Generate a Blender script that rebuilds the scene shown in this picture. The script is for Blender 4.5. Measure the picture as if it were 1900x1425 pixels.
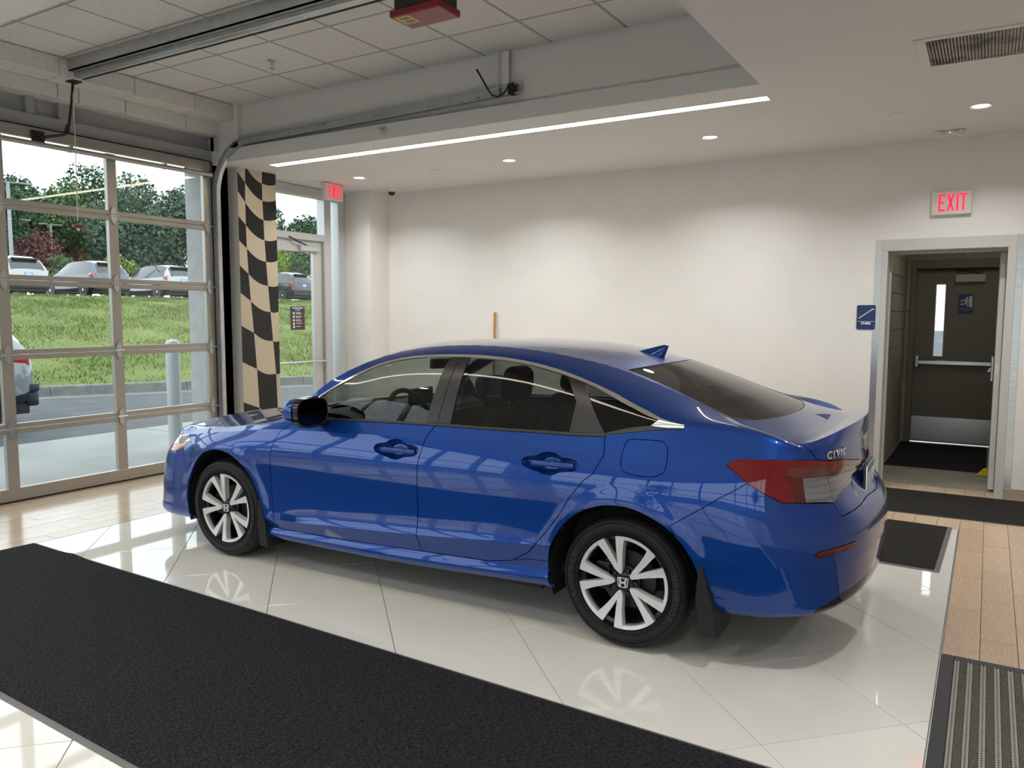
import bpy, bmesh, math, random
import numpy as np
from mathutils import Vector, Matrix
random.seed(7)
rng = np.random.default_rng(11)
PI = math.pi
for o in list(bpy.data.objects):
    bpy.data.objects.remove(o, do_unlink=True)
SC = bpy.context.scene
COL = SC.collection

# ------------------------------------------------------------------ camera
cam = bpy.data.cameras.new('camera')
cam_o = bpy.data.objects.new('camera', cam)
COL.objects.link(cam_o)
cam.sensor_fit = 'HORIZONTAL'
cam.sensor_width = 36.0
cam.lens = 36.0 * 1453.13 / 1900.0
cam.clip_end = 500
cam_o.matrix_world = Matrix(((0.85445696, -0.04903510, 0.51720292, 1.07213),
                             (0.51951397, 0.07504775, -0.85115984, -2.37820),
                             (0.00292180, 0.99597359, 0.08959949, 1.56757),
                             (0, 0, 0, 1)))
SC.camera = cam_o

# ------------------------------------------------------------------ sky, exposure
W = bpy.data.worlds.new('overcast_sky')
SC.world = W
W.use_nodes = True
_bg = W.node_tree.nodes['Background']
_bg.inputs['Color'].default_value = (0.87, 0.94, 1.0, 1)
_bg.inputs['Strength'].default_value = 3.1
SC.view_settings.view_transform = 'Standard'
SC.view_settings.look = 'None'
SC.view_settings.exposure = 0.0
SC.view_settings.gamma = 1.0
SC.view_settings.use_curve_mapping = False
try:
    SC.cycles.use_denoising = True
    SC.cycles.denoiser = 'OPENIMAGEDENOISE'
    SC.cycles.max_bounces = 12
    SC.cycles.transparent_max_bounces = 24
    SC.cycles.transmission_bounces = 8
    SC.cycles.glossy_bounces = 5
    SC.cycles.diffuse_bounces = 5
    SC.cycles.sample_clamp_indirect = 6.0
    SC.cycles.caustics_reflective = False
    SC.cycles.caustics_refractive = False
except Exception:
    pass

def portal(name, loc, rot, sx, sy):
    l = bpy.data.lights.new(name, 'AREA')
    l.shape = 'RECTANGLE'
    l.size = sx
    l.size_y = sy
    l.cycles.is_portal = True
    o = bpy.data.objects.new(name, l)
    COL.objects.link(o)
    o.location = loc
    o.rotation_euler = rot
portal('sky_portal', (-5.97, 1.43, 1.53), (0, -PI/2, 0), 3.1, 3.05)
portal('sky_portal', (-6.1, -4.4, 1.5), (0, -PI/2, 0), 3.1, 7.4)
portal('sky_portal', (-6.1, 4.4, 1.5), (0, -PI/2, 0), 3.1, 1.4)
portal('sky_portal', (0, -8.65, 1.5), (PI/2, 0, PI), 11.5, 3.0)
SPOT_W = 17.0       # power of every ceiling downlight
STRIP_E = 15.0       # radiance of the two linear fixtures

# ------------------------------------------------------------------ helpers
def setp(o, label=None, cat=None, group=None, kind=None):
    if label: o['label'] = label
    if cat: o['category'] = cat
    if group: o['group'] = group
    if kind: o['kind'] = kind
    return o

def empty(name, loc=(0, 0, 0), rz=0.0, parent=None):
    o = bpy.data.objects.new(name, None)
    COL.objects.link(o)
    o.location = loc
    o.rotation_euler = (0, 0, rz)
    o.empty_display_size = 0.1
    if parent: o.parent = parent
    return o

def link(name, me, parent=None, loc=None, rot=None):
    o = bpy.data.objects.new(name, me)
    COL.objects.link(o)
    if parent: o.parent = parent
    if loc is not None: o.location = loc
    if rot is not None: o.rotation_euler = rot
    return o

def finish(bm, name, mat, parent=None, smooth=None, loc=None, rot=None, fix=True):
    """bmesh -> one linked object; smooth = angle in degrees below which edges are smooth"""
    if fix: bmesh.ops.recalc_face_normals(bm, faces=bm.faces)
    if smooth is not None:
        lim = math.radians(smooth)
        for f in bm.faces: f.smooth = True
        for e in bm.edges:
            if len(e.link_faces) == 2 and e.calc_face_angle(0) > lim: e.smooth = False
    me = bpy.data.meshes.new(name)
    bm.to_mesh(me)
    bm.free()
    for m in (mat if isinstance(mat, (list, tuple)) else [mat]): me.materials.append(m)
    return link(name, me, parent, loc, rot)

def box(bm, x0, x1, y0, y1, z0, z1, bevel=0.0, seg=1):
    r = bmesh.ops.create_cube(bm, size=1.0)
    vs = r['verts']
    bmesh.ops.scale(bm, vec=(abs(x1-x0), abs(y1-y0), abs(z1-z0)), verts=vs)
    bmesh.ops.translate(bm, vec=((x0+x1)/2, (y0+y1)/2, (z0+z1)/2), verts=vs)
    if bevel > 0:
        es = {e for v in vs for e in v.link_edges}
        bmesh.ops.bevel(bm, geom=list(es), offset=bevel, segments=seg, affect='EDGES', profile=0.5)
    return vs

def boxo(name, dims, mat, parent=None, bevel=0.0, seg=1, smooth=None):
    bm = bmesh.new()
    box(bm, *dims, bevel=bevel, seg=seg)
    return finish(bm, name, mat, parent, smooth)

def cyl(bm, c, r, h, axis='z', seg=24, r2=None):
    m = Matrix.Translation(c)
    if axis == 'x': m = m @ Matrix.Rotation(PI/2, 4, 'Y')
    if axis == 'y': m = m @ Matrix.Rotation(PI/2, 4, 'X')
    return bmesh.ops.create_cone(bm, cap_ends=True, segments=seg, radius1=r, radius2=r if r2 is None else r2, depth=h, matrix=m)['verts']

def tube(bm, pts, r, seg=8, closed=False):
    pts = [Vector(p) for p in pts]
    n = len(pts)
    rings = []
    up = Vector((0, 0, 1))
    for i, p in enumerate(pts):
        a = pts[(i-1) % n] if (closed or i > 0) else pts[i]
        b = pts[(i+1) % n] if (closed or i < n-1) else pts[i]
        t = (b-a).normalized()
        u = t.cross(up)
        if u.length < 1e-3: u = t.cross(Vector((1, 0, 0)))
        u.normalize()
        w = u.cross(t)
        rr = r[i] if isinstance(r, (list, tuple)) else r
        rings.append([bm.verts.new(p + (u*math.cos(k*2*PI/seg) + w*math.sin(k*2*PI/seg))*rr) for k in range(seg)])
    m = n if closed else n-1
    for i in range(m):
        A, B = rings[i], rings[(i+1) % n]
        for k in range(seg):
            bm.faces.new((A[k], A[(k+1) % seg], B[(k+1) % seg], B[k]))
    if not closed:
        bm.faces.new(rings[0][::-1])
        bm.faces.new(rings[-1])

def lathe(bm, prof, seg=48, axis='z', c=(0, 0, 0), closed=False):
    """prof: list of (radius, along)"""
    rings = []
    for r, h in prof:
        ring = []
        for k in range(seg):
            a = 2*PI*k/seg
            p = (r*math.cos(a), r*math.sin(a), h)
            if axis == 'y': p = (r*math.cos(a), h, r*math.sin(a))
            if axis == 'x': p = (h, r*math.cos(a), r*math.sin(a))
            ring.append(bm.verts.new((p[0]+c[0], p[1]+c[1], p[2]+c[2])))
        rings.append(ring)
    n = len(prof)
    for i in range(n if closed else n-1):
        A, B = rings[i], rings[(i+1) % n]
        for k in range(seg):
            bm.faces.new((A[k], A[(k+1) % seg], B[(k+1) % seg], B[k]))
    return rings

def prism(bm, poly, d0, d1, plane='xz'):
    """extrude a 2D polygon; plane xz -> depth along y, yz -> along x, xy -> along z"""
    def P(a, b, d):
        return {'xz': (a, d, b), 'yz': (d, a, b), 'xy': (a, b, d)}[plane]
    A = [bm.verts.new(P(a, b, d0)) for a, b in poly]
    B = [bm.verts.new(P(a, b, d1)) for a, b in poly]
    n = len(poly)
    bm.faces.new(A)
    bm.faces.new(B[::-1])
    for i in range(n):
        bm.faces.new((A[i], B[i], B[(i+1) % n], A[(i+1) % n]))

def text_mesh(s, size, depth=0.0, align='CENTER', bold=0.0, sx=1.0):
    c = bpy.data.curves.new('lettering', 'FONT')
    c.body = s
    c.size = size
    c.extrude = depth
    c.offset = bold
    c.align_x = align
    c.align_y = 'CENTER'
    c.resolution_u = 3
    o = bpy.data.objects.new('lettering', c)
    COL.objects.link(o)
    dg = bpy.context.evaluated_depsgraph_get()
    me = bpy.data.meshes.new_from_object(o.evaluated_get(dg))
    bpy.data.objects.remove(o)
    bpy.data.curves.remove(c)
    if sx != 1.0:
        for v in me.vertices: v.co.x *= sx
    return me

def rrect(w, h, r, n=5, cx=0, cy=0):
    out = []
    for qx, qy, a0 in ((1, 1, 0), (-1, 1, 90), (-1, -1, 180), (1, -1, 270)):
        for k in range(n+1):
            a = math.radians(a0 + 90*k/n)
            out.append((cx + qx*(w/2-r) + r*math.cos(a), cy + qy*(h/2-r) + r*math.sin(a)))
    return out

# ------------------------------------------------------------------ materials
def mat(name, col, rough=0.5, metal=0.0, spec=0.5, coat=0.0, coatr=0.03, emit=None, es=0.0):
    m = bpy.data.materials.new(name)
    m.use_nodes = True
    b = m.node_tree.nodes['Principled BSDF']
    b.inputs['Base Color'].default_value = (*col, 1)
    b.inputs['Roughness'].default_value = rough
    b.inputs['Metallic'].default_value = metal
    b.inputs['Specular IOR Level'].default_value = spec
    b.inputs['Coat Weight'].default_value = coat
    b.inputs['Coat Roughness'].default_value = coatr
    if emit:
        b.inputs['Emission Color'].default_value = (*emit, 1)
        b.inputs['Emission Strength'].default_value = es
    return m

def nodes(m):
    nt = m.node_tree
    return nt, nt.nodes, nt.links, nt.nodes['Principled BSDF']

def noise_col(m, c1, c2, scale=8.0, detail=4, coord='Object', stretch=None, lo=0.35, hi=0.65, rand=0.0, bump=0.0):
    """base colour wanders between two tones; rand: brightness jitter per object; bump: fine relief"""
    nt, N, L, b = nodes(m)
    tc = N.new('ShaderNodeTexCoord')
    mp = N.new('ShaderNodeMapping')
    if stretch: mp.inputs['Scale'].default_value = stretch
    L.new(tc.outputs[coord], mp.inputs['Vector'])
    nz = N.new('ShaderNodeTexNoise')
    nz.inputs['Scale'].default_value = scale
    nz.inputs['Detail'].default_value = detail
    L.new(mp.outputs[0], nz.inputs['Vector'])
    cr = N.new('ShaderNodeValToRGB')
    cr.color_ramp.elements[0].position = lo
    cr.color_ramp.elements[1].position = hi
    cr.color_ramp.elements[0].color = (*c1, 1)
    cr.color_ramp.elements[1].color = (*c2, 1)
    L.new(nz.outputs['Fac'], cr.inputs[0])
    out = cr.outputs[0]
    if rand:
        oi = N.new('ShaderNodeObjectInfo')
        mr = N.new('ShaderNodeMapRange')
        mr.inputs['To Min'].default_value = 1-rand
        mr.inputs['To Max'].default_value = 1+rand
        L.new(oi.outputs['Random'], mr.inputs['Value'])
        mx = N.new('ShaderNodeVectorMath')
        mx.operation = 'SCALE'
        L.new(out, mx.inputs[0])
        L.new(mr.outputs[0], mx.inputs['Scale'])
        out = mx.outputs[0]
    L.new(out, b.inputs['Base Color'])
    if bump:
        bp = N.new('ShaderNodeBump')
        bp.inputs['Strength'].default_value = bump
        bp.inputs['Distance'].default_value = 0.01
        L.new(nz.outputs['Fac'], bp.inputs['Height'])
        L.new(bp.outputs[0], b.inputs['Normal'])
    return m

def glass(name, tint=(0.93, 0.96, 0.95), rough=0.0, ior=1.45):
    """thin pane: what is behind shows through, the front mirrors a little"""
    m = bpy.data.materials.new(name)
    m.use_nodes = True
    nt = m.node_tree
    N, L = nt.nodes, nt.links
    N.remove(N['Principled BSDF'])
    out = N['Material Output']
    tr = N.new('ShaderNodeBsdfTransparent')
    tr.inputs[0].default_value = (*tint, 1)
    gl = N.new('ShaderNodeBsdfGlossy')
    gl.inputs['Roughness'].default_value = rough
    fr = N.new('ShaderNodeFresnel')
    ge = N.new('ShaderNodeNewGeometry')     # same mirror from both faces of the pane
    mr = N.new('ShaderNodeMapRange')
    mr.inputs['To Min'].default_value = ior
    mr.inputs['To Max'].default_value = 1/ior
    L.new(ge.outputs['Backfacing'], mr.inputs['Value'])
    L.new(mr.outputs[0], fr.inputs['IOR'])
    mx = N.new('ShaderNodeMixShader')
    L.new(fr.outputs[0], mx.inputs[0])
    L.new(tr.outputs[0], mx.inputs[1])
    L.new(gl.outputs[0], mx.inputs[2])
    L.new(mx.outputs[0], out.inputs['Surface'])
    return m

M = {}
M['wall'] = noise_col(mat('wall_paint', (.78, .77, .75), .6), (.775, .765, .745), (.80, .79, .77), 3, rand=0, bump=.03)
M['ceil'] = mat('ceiling_paint', (.73, .73, .735), .8)
M['ctile'] = noise_col(mat('ceiling_tile', (.7, .7, .68), .95), (.64, .64, .62), (.74, .74, .72), 60, rand=.03, bump=.4)
M['cgrid'] = mat('ceiling_grid_bar', (.33, .33, .33), .6)
M['grout'] = noise_col(mat('grout', (.09, .075, .06), .9), (.06, .05, .04), (.10, .085, .07), 20)
M['tile'] = noise_col(mat('polished_tile', (.8, .76, .66), .035, spec=.62), (.775, .76, .72), (.81, .795, .755), 1.6, coord='Generated', rand=.02)
M['plank'] = noise_col(mat('woodlook_tile', (.55, .4, .26), .30), (.50, .365, .25), (.60, .45, .315), 14, coord='Object', stretch=(6, .6, 1), rand=.07)
M['plank_l'] = noise_col(mat('pale_woodlook_tile', (.55, .4, .28), .16), (.50, .385, .29), (.59, .47, .36), 14, coord='Object', stretch=(6, .6, 1), rand=.05)
M['alu'] = mat('anodised_aluminium', (.42, .40, .365), .38, .55)
M['alu_l'] = mat('silver_aluminium', (.60, .61, .61), .35, .45)
M['galv'] = noise_col(mat('galvanised_steel', (.5, .52, .53), .32, .8), (.50, .52, .53), (.58, .60, .61), 12)
M['steel'] = noise_col(mat('brushed_steel', (.55, .54, .52), .28, .9), (.50, .49, .47), (.60, .59, .57), 6, stretch=(1, 1, 14))
M['black'] = mat('black_metal', (.012, .012, .013), .5)
M['blackp'] = mat('black_plastic', (.016, .016, .017), .42)
M['pane'] = glass('window_glass', (.94, .97, .96))
M['header'] = mat('grey_header_paint', (.36, .37, .385), .6)
M['dframe'] = mat('door_frame_paint', (.56, .55, .53), .45)
M['dleaf'] = mat('white_door_edge', (.62, .61, .58), .5)
M['tan'] = mat('taupe_door_paint', (.24, .22, .17), .5)
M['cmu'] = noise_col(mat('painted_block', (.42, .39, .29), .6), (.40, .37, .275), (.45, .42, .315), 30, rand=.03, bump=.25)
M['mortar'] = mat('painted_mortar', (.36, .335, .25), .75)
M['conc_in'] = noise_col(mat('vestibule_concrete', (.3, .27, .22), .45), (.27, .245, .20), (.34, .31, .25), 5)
M['navy'] = mat('navy_sign', (.012, .035, .13), .4)
M['signw'] = mat('white_sign_paint', (.85, .85, .85), .5)
M['exitred'] = mat('exit_letters', (.9, .02, .06), .4, emit=(1.0, .012, .06), es=1.3)
M['exitbox'] = mat('exit_housing', (.68, .665, .62), .5)
M['led'] = mat('led_diffuser', (1, .95, .85), .5, emit=(1.0, .90, .70), es=STRIP_E)
M['lamp'] = mat('downlight_lens', (1, 1, 1), .5, emit=(1.0, .95, .86), es=6.0)
M['white'] = mat('white_plastic', (.75, .74, .72), .45)
M['red'] = mat('red_cover', (.22, .012, .02), .4)
M['yel'] = mat('yellow_label', (.75, .6, .12), .6)
M['cream'] = mat('cream_check', (.52, .46, .35), .35)
M['checkk'] = mat('black_check', (.008, .008, .009), .3)
M['wood'] = mat('broom_wood', (.48, .27, .09), .5)
M['baset'] = mat('base_tile', (.42, .33, .24), .35)
# ------------------------------------------------------------------ floor: slab, diagonal tiles, planks
ZC = 3.069          # soffit
ZT = 3.62           # tiled tray ceiling
floor = boxo('floor', (-5.86, 6.2, -8.6, 8.5, -.12, -.007), M['grout'])
setp(floor, 'showroom floor of pale diagonal tiles edged with wood-look planks', 'floor', kind='structure')

def clip(poly, x0, x1, y0, y1):
    def half(P, f):
        out = []
        for i in range(len(P)):
            a, b = P[i], P[(i+1) % len(P)]
            fa, fb = f(a), f(b)
            if fa >= 0: out.append(a)
            if (fa >= 0) != (fb >= 0):
                t = fa/(fa-fb)
                out.append((a[0]+(b[0]-a[0])*t, a[1]+(b[1]-a[1])*t))
        return out
    for f in (lambda p: p[0]-x0, lambda p: x1-p[0], lambda p: p[1]-y0, lambda p: y1-p[1]):
        poly = half(poly, f)
        if len(poly) < 3: return []
    return poly
def area(P):
    return abs(sum(P[i][0]*P[(i+1) % len(P)][1]-P[(i+1) % len(P)][0]*P[i][1] for i in range(len(P))))/2
def slab_piece(poly, z0, z1, ch):
    """flat piece with a tiny chamfer round its upper edge, about its own centre"""
    cx = sum(p[0] for p in poly)/len(poly)
    cy = sum(p[1] for p in poly)/len(poly)
    bm = bmesh.new()
    n = len(poly)
    low = [bm.verts.new((p[0]-cx, p[1]-cy, z0)) for p in poly]
    mid = [bm.verts.new((p[0]-cx, p[1]-cy, z1-ch)) for p in poly]
    top_ = []
    for p in poly:
        d = math.hypot(p[0]-cx, p[1]-cy)
        k = 1-ch*1.4/d if d > 1e-6 else 1
        top_.append(bm.verts.new(((p[0]-cx)*k, (p[1]-cy)*k, z1)))
    for A, B in ((low, mid), (mid, top_)):
        for i in range(n): bm.faces.new((A[i], A[(i+1) % n], B[(i+1) % n], B[i]))
    bm.faces.new(top_)
    return bm, (cx, cy)
TS = .61274
TX0, TX1, TY0, TY1 = -4.395, .951, -3.2, 4.12
s2 = math.sqrt(.5)
full_me = None
for a in range(-9, 13):
    for b in range(-14, 12):
        cx, cy = TS*(-(a+.5)*s2+(b+.5)*s2), TS*((a+.5)*s2+(b+.5)*s2)
        if not (TX0-.5 < cx < TX1+.5 and TY0-.5 < cy < TY1+.5): continue
        h = (TS-.003)*s2
        P = [(cx, cy-h), (cx+h, cy), (cx, cy+h), (cx-h, cy)]
        Q = clip(P, TX0+.002, TX1-.002, TY0, TY1-.002)
        if len(Q) < 3 or area(Q) < .0015: continue
        if area(Q) > area(P)-1e-6:
            if full_me is None:
                bm, c = slab_piece(P, -.009, 0, .0012)
                o = finish(bm, 'floor_tile', M['tile'], floor)
                full_me = o.data
            else:
                o = link('floor_tile', full_me, floor)
            o.location = (cx, cy, 0)
        else:
            bm, c = slab_piece(Q, -.009, 0, .0012)
            o = finish(bm, 'floor_tile', M['tile'], floor)
            o.location = (c[0], c[1], 0)
PW, PL = .1517, .605
_pl = {}
def plank(x0, x1, y0, y1, m, zoff=0.0):
    key = (round(x1-x0, 3), round(y1-y0, 3), m.name)
    if key not in _pl:
        bm = bmesh.new()
        box(bm, -(x1-x0)/2+.0015, (x1-x0)/2-.0015, -(y1-y0)/2+.0015, (y1-y0)/2-.0015, -.009, 0)
        o = finish(bm, 'floor_plank', m, floor)
        _pl[key] = o.data
    else:
        o = link('floor_plank', _pl[key], floor)
    o.location = ((x0+x1)/2, (y0+y1)/2, zoff)
def plank_column(x0, x1, ya, yb, joint, m):
    k0 = math.floor((ya-joint)/PL)
    ys = [ya]+[joint+PL*k for k in range(k0, k0+40) if ya+.01 < joint+PL*k < yb-.01]+[yb]
    for i in range(len(ys)-1): plank(x0, x1, ys[i], ys[i+1], m, random.choice((0, 0, -.0006)))
for k in range(9):
    plank_column(-4.4-PW*(k+1), -4.4-PW*k, -1.3, 4.12, .527+.2025*k, M['plank_l'])
for k in range(8):
    plank_column(.957+PW*k, .957+PW*(k+1), 1.2, 5.67, 1.75+.2*k, M['plank'])
for k in range(-7, 0):
    plank_column(.957+PW*k, .957+PW*(k+1), 4.12, 5.67, 1.75+.2*k, M['plank'])
# planks nobody sees one by one (behind the car, behind the camera): one joined piece
bm = bmesh.new()
for k in range(40):
    x0 = -.105-PW*(k+1)
    if x0 < -5.8: break
    for j in range(3): box(bm, x0+.0015, x0+PW-.0015, 4.1215+j*.43, 4.1215+j*.43+.427, -.009, 0)
for k in range(34):
    x0 = .957+PW*8+PW*k
    for j in range(23): box(bm, x0+.0015, x0+PW-.0015, -8.4+j*PL+(k % 3)*.2-.4, -8.4+j*PL+(k % 3)*.2+PL-.403, -.009, 0)
for k in range(8):
    x0 = .957+PW*k
    for j in range(15): box(bm, x0+.0015, x0+PW-.0015, -8.2+j*.62, -8.2+j*.62+.617, -.009, 0)
for k in range(9):
    x0 = -4.4-PW*(k+1)
    for j in range(11): box(bm, x0+.0015, x0+PW-.0015, -8.15+j*.62, -8.15+j*.62+.617, -.009, 0)
setp(finish(bm, 'floor_plank_field', M['plank'], floor), kind='stuff')
bm = bmesh.new()
for i in range(9):
    for j in range(8): box(bm, -4.39+i*.593, -4.39+i*.593+.59, -8.3+j*.637, -8.3+j*.637+.634, -.009, 0)
setp(finish(bm, 'floor_tile_field', M['tile'], floor), kind='stuff')
t = boxo('trim_1', (.9515, .9565, -3.2, 4.12, -.008, .0008), M['galv'])
setp(t, 'thin metal strip between the white tiles and the wood-look planks', 'trim', kind='structure')

# ------------------------------------------------------------------ walls
bm = bmesh.new()
box(bm, -6.2, .235, 5.41, 5.66, 0, 3.75)
box(bm, 1.21, 6.2, 5.41, 5.66, 0, 3.75)
box(bm, .235, 1.21, 5.41, 5.66, 2.16, 3.75)
wall_back = setp(finish(bm, 'wall_back', M['wall']), 'long plain off-white wall behind the car', 'wall', kind='structure')
M['stucco'] = noise_col(mat('white_stucco', (.4, .4, .4), .85), (.41, .415, .42), (.47, .475, .48), 7, bump=.3)
bm = bmesh.new()
box(bm, -6.0, -5.8, 3.0, 3.75, -.1, 4.2)
box(bm, -5.8, -5.65, 3.2, 3.71, 0, ZC+.1)              # inner column
box(bm, -6.2, -5.5, 5.06, 5.409, 0, ZC+.1)             # corner pilaster
box(bm, -6.2, -5.905, 3.75, 5.06, 3.06, 4.2)           # over the glass door
box(bm, -6.2, -5.91, -.12, 2.985, 3.09, 4.2)           # header mass over the garage door
box(bm, -6.2, -5.8, -.7, -.12, -.1, 4.2)
box(bm, -6.2, -5.8, -8.6, -8.1, -.1, 4.2)
box(bm, -6.2, -5.8, -8.1, -.7, 3.0, 4.2)
box(bm, -6.2, -5.8, -8.1, -.7, -.1, .1)
wall_left = setp(finish(bm, 'wall_left', M['wall']), 'outer wall with the garage door, piers and columns', 'wall', kind='structure')
t = boxo('trim_6', (-6.21, -5.8, 2.985, 3.76, -.1, 4.2), M['stucco'])
setp(t, 'white stucco pier outside, beside the garage door', 'pier', kind='structure')
bm = bmesh.new()
for x0, x1 in ((-6.2, -5.6), (5.6, 6.2)): box(bm, x0, x1, -8.8, -8.5, -.1, 4.2)
box(bm, -5.6, 5.6, -8.8, -8.5, 3.0, 4.2)
box(bm, -5.6, 5.6, -8.8, -8.5, -.1, .1)
wall_front = setp(finish(bm, 'wall_front', M['wall']), 'front wall of the showroom, mostly glazing', 'wall', kind='structure')
wall_right = setp(boxo('wall_right', (6.0, 6.2, -8.5, 5.41, 0, 3.75), M['wall']), 'plain wall at the far right of the showroom', 'wall', kind='structure')

# windows behind the camera (seen only in reflections)
def storefront(name, fixed, a0, a1, axis, n, zs, label):
    e = empty(name, (fixed, (a0+a1)/2, 0) if axis == 'y' else ((a0+a1)/2, fixed, 0))
    setp(e, label, 'window', kind='structure')
    L = (a1-a0)
    for i in range(n+1):
        c = -L/2+L*i/n
        d = (-.05, .05, c-.035, c+.035, .1, 3.0) if axis == 'y' else (c-.035, c+.035, -.05, .05, .1, 3.0)
        boxo('mullion', d, M['alu'], e)
    for z in zs:
        d = (-.045, .045, -L/2, L/2, z-.035, z+.035) if axis == 'y' else (-L/2, L/2, -.045, .045, z-.035, z+.035)
        boxo('transom', d, M['alu'], e)
    for i in range(n):
        c0, c1 = -L/2+L*i/n+.035, -L/2+L*(i+1)/n-.035
        for j in range(len(zs)-1):
            d = (-.004, .004, c0, c1, zs[j]+.035, zs[j+1]-.035) if axis == 'y' else (c0, c1, -.004, .004, zs[j]+.035, zs[j+1]-.035)
            boxo('pane', d, M['pane'], e)
    return e
storefront('window_1', -5.98, -8.1, -.7, 'y', 6, (.14, .98, 1.82, 2.96), 'gridded shop window left of the garage door')
storefront('window_2', -8.65, -5.6, 5.6, 'x', 9, (.14, .98, 1.82, 2.96), 'gridded shop window across the front of the showroom')

# ------------------------------------------------------------------ ceilings
bm = bmesh.new()
box(bm, -6.2, -5.5, 3.2, 5.41, ZC, 3.2)
box(bm, -5.5, 6.0, 2.98, 5.41, ZC, 3.2)
box(bm, -6.2, 6.0, 3.04, 5.41, 3.2, 3.8)
box(bm, -.29, 6.0, -8.5, 2.98, ZC, 3.8)
box(bm, -6.2, -.29, -8.5, -.14, ZC, 3.8)
box(bm, -6.2, -5.5, 2.985, 3.2, ZC, 3.2)
ceil = setp(finish(bm, 'ceiling', M['ceil']), 'lowered off-white plaster soffit around the tiled tray', 'ceiling', kind='structure')
# tiled tray
e = setp(boxo('ceiling_tray', (-5.43, -.29, -.14, 3.04, ZT+.012, ZT+.05), M['cgrid']), 'raised tray ceiling of square acoustic tiles above the garage door tracks', 'ceiling', kind='structure')
XL = [-5.428]+[-4.92+.61*k for k in range(8)]+[-.292]
YL = [-.138]+[1.92+.605*k for k in range(-3, 2)]+[3.038]
for i in range(len(XL)-1):
    for j in range(len(YL)-1):
        if XL[i+1]-XL[i] < .05 or YL[j+1]-YL[j] < .05: continue
        bm = bmesh.new()
        w, d = XL[i+1]-XL[i], YL[j+1]-YL[j]
        box(bm, -w/2+.009, w/2-.009, -d/2+.009, d/2-.009, -.0, .02, bevel=.004)
        finish(bm, 'ceiling_tile', M['ctile'], e, loc=((XL[i]+XL[i+1])/2, (YL[j]+YL[j+1])/2, ZT-.002))
# inverted tee bars
for x in XL[1:-1]: boxo('grid_bar', (x-.011, x+.011, -.138, 3.038, ZT-.001, ZT+.014), M['cgrid'], e)
for y in YL[1:-1]: boxo('grid_bar', (-5.428, -.292, y-.011, y+.011, ZT-.0005, ZT+.0135), M['cgrid'], e)
# stepped bulkhead above the garage door, faced with cut ceiling tiles
bk = setp(boxo('trim_2', (-5.91, -5.435, -.14, 3.04, 3.475, 3.8), M['ctile']), 'stepped bulkhead of cut ceiling tiles above the garage door', 'bulkhead', kind='structure')
boxo('step_core', (-5.91, -5.665, -.14, 3.04, 3.352, 3.475), M['ctile'], bk)
ye = [-.14, .07, .68, 1.287, 1.939, 2.551, 3.04]
for i in range(len(ye)-1):
    boxo('face_tile', (-5.436, -5.424, ye[i]+.004, ye[i+1]-.004, 3.468, 3.612), M['ctile'], bk, bevel=.003)
    boxo('soffit_tile', (-5.655, -5.43, ye[i]+.004, ye[i+1]-.004, 3.464, 3.478), M['ctile'], bk, bevel=.003)
ye = [-.14, .2, .8, 1.389, 1.567, 1.991, 2.611, 3.04]
for i in range(len(ye)-1):
    boxo('face_tile', (-5.663, -5.65, ye[i]+.004, ye[i+1]-.004, 3.352, 3.463), M['ctile'], bk, bevel=.003)
    boxo('soffit_tile', (-5.9, -5.656, ye[i]+.003, ye[i+1]-.003, 3.346, 3.358), M['ctile'], bk, bevel=.003)
bm = bmesh.new()
box(bm, -5.91, -5.84, -.14, 2.99, 3.09, 3.35)
hd = setp(finish(bm, 'trim_3', M['header']), 'grey header board over the garage door', 'trim', kind='structure')
for y0, y1 in ((1.2, 1.27), (1.47, 1.60), (-.1, 0), (.6, .66)): boxo('batten', (-5.842, -5.79, y0, y1, 3.14, 3.347), M['header'], hd)
boxo('rail', (-5.842, -5.775, -.14, 2.98, 3.09, 3.2), M['header'], hd)
# white corner return between bulkhead and far tray wall
t = boxo('trim_4', (-5.66, -5.37, 2.99, 3.06, 3.2, 3.8), M['ceil'])
setp(t, 'white boxed corner where the bulkhead meets the tray wall', 'trim', kind='structure')

# ------------------------------------------------------------------ linear lights and downlights
def strip(y0, y1, label):
    e = empty('linear_light', (-2.79, (y0+y1)/2, ZC))
    setp(e, label, 'light')
    h = (y1-y0)/2
    boxo('diffuser', (-2.47, 2.47, -h, h, -.004, .012), M['led'], e, bevel=.002)
    bm = bmesh.new()
    for a, b in ((-h-.008, -h), (h, h+.008)): box(bm, -2.478, 2.478, a, b, -.005, .012)
    for a, b in ((-2.478, -2.47), (2.47, 2.478)): box(bm, a, b, -h, h, -.005, .012)
    finish(bm, 'frame', M['white'], e)
strip(3.28, 3.385, 'long glowing linear light recessed in the soffit above the car')
strip(-.57, -.415, 'long glowing linear light in the soffit on the camera side of the tray')
_dl = {}
def downlight(x, y, label, lit=True):
    e = empty('downlight', (x, y, ZC))
    setp(e, label, 'light', 'round recessed downlights')
    if not _dl:
        bm = bmesh.new()
        lathe(bm, [(.078, .0), (.076, -.006), (.068, -.006), (.064, .01)], 40)
        _dl['trim_ring'] = finish(bm, 'trim_ring', M['white'], e, 40).data
        bm = bmesh.new()
        lathe(bm, [(.0005, -.003), (.03, -.003), (.055, -.001), (.066, .004)], 40)
        _dl['lens'] = finish(bm, 'lens', M['lamp'], e, 40).data
    else:
        link('trim_ring', _dl['trim_ring'], e)
        link('lens', _dl['lens'], e)
    l = bpy.data.lights.new('downlight_lamp', 'AREA')
    l.shape = 'DISK'
    l.size = .13
    l.energy = SPOT_W
    l.color = (1.0, .985, .965)
    l.spread = math.radians(140)
    lo = bpy.data.objects.new('downlight_lamp', l)
    COL.objects.link(lo)
    lo.parent = e
    lo.location = (0, 0, -.03)
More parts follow.
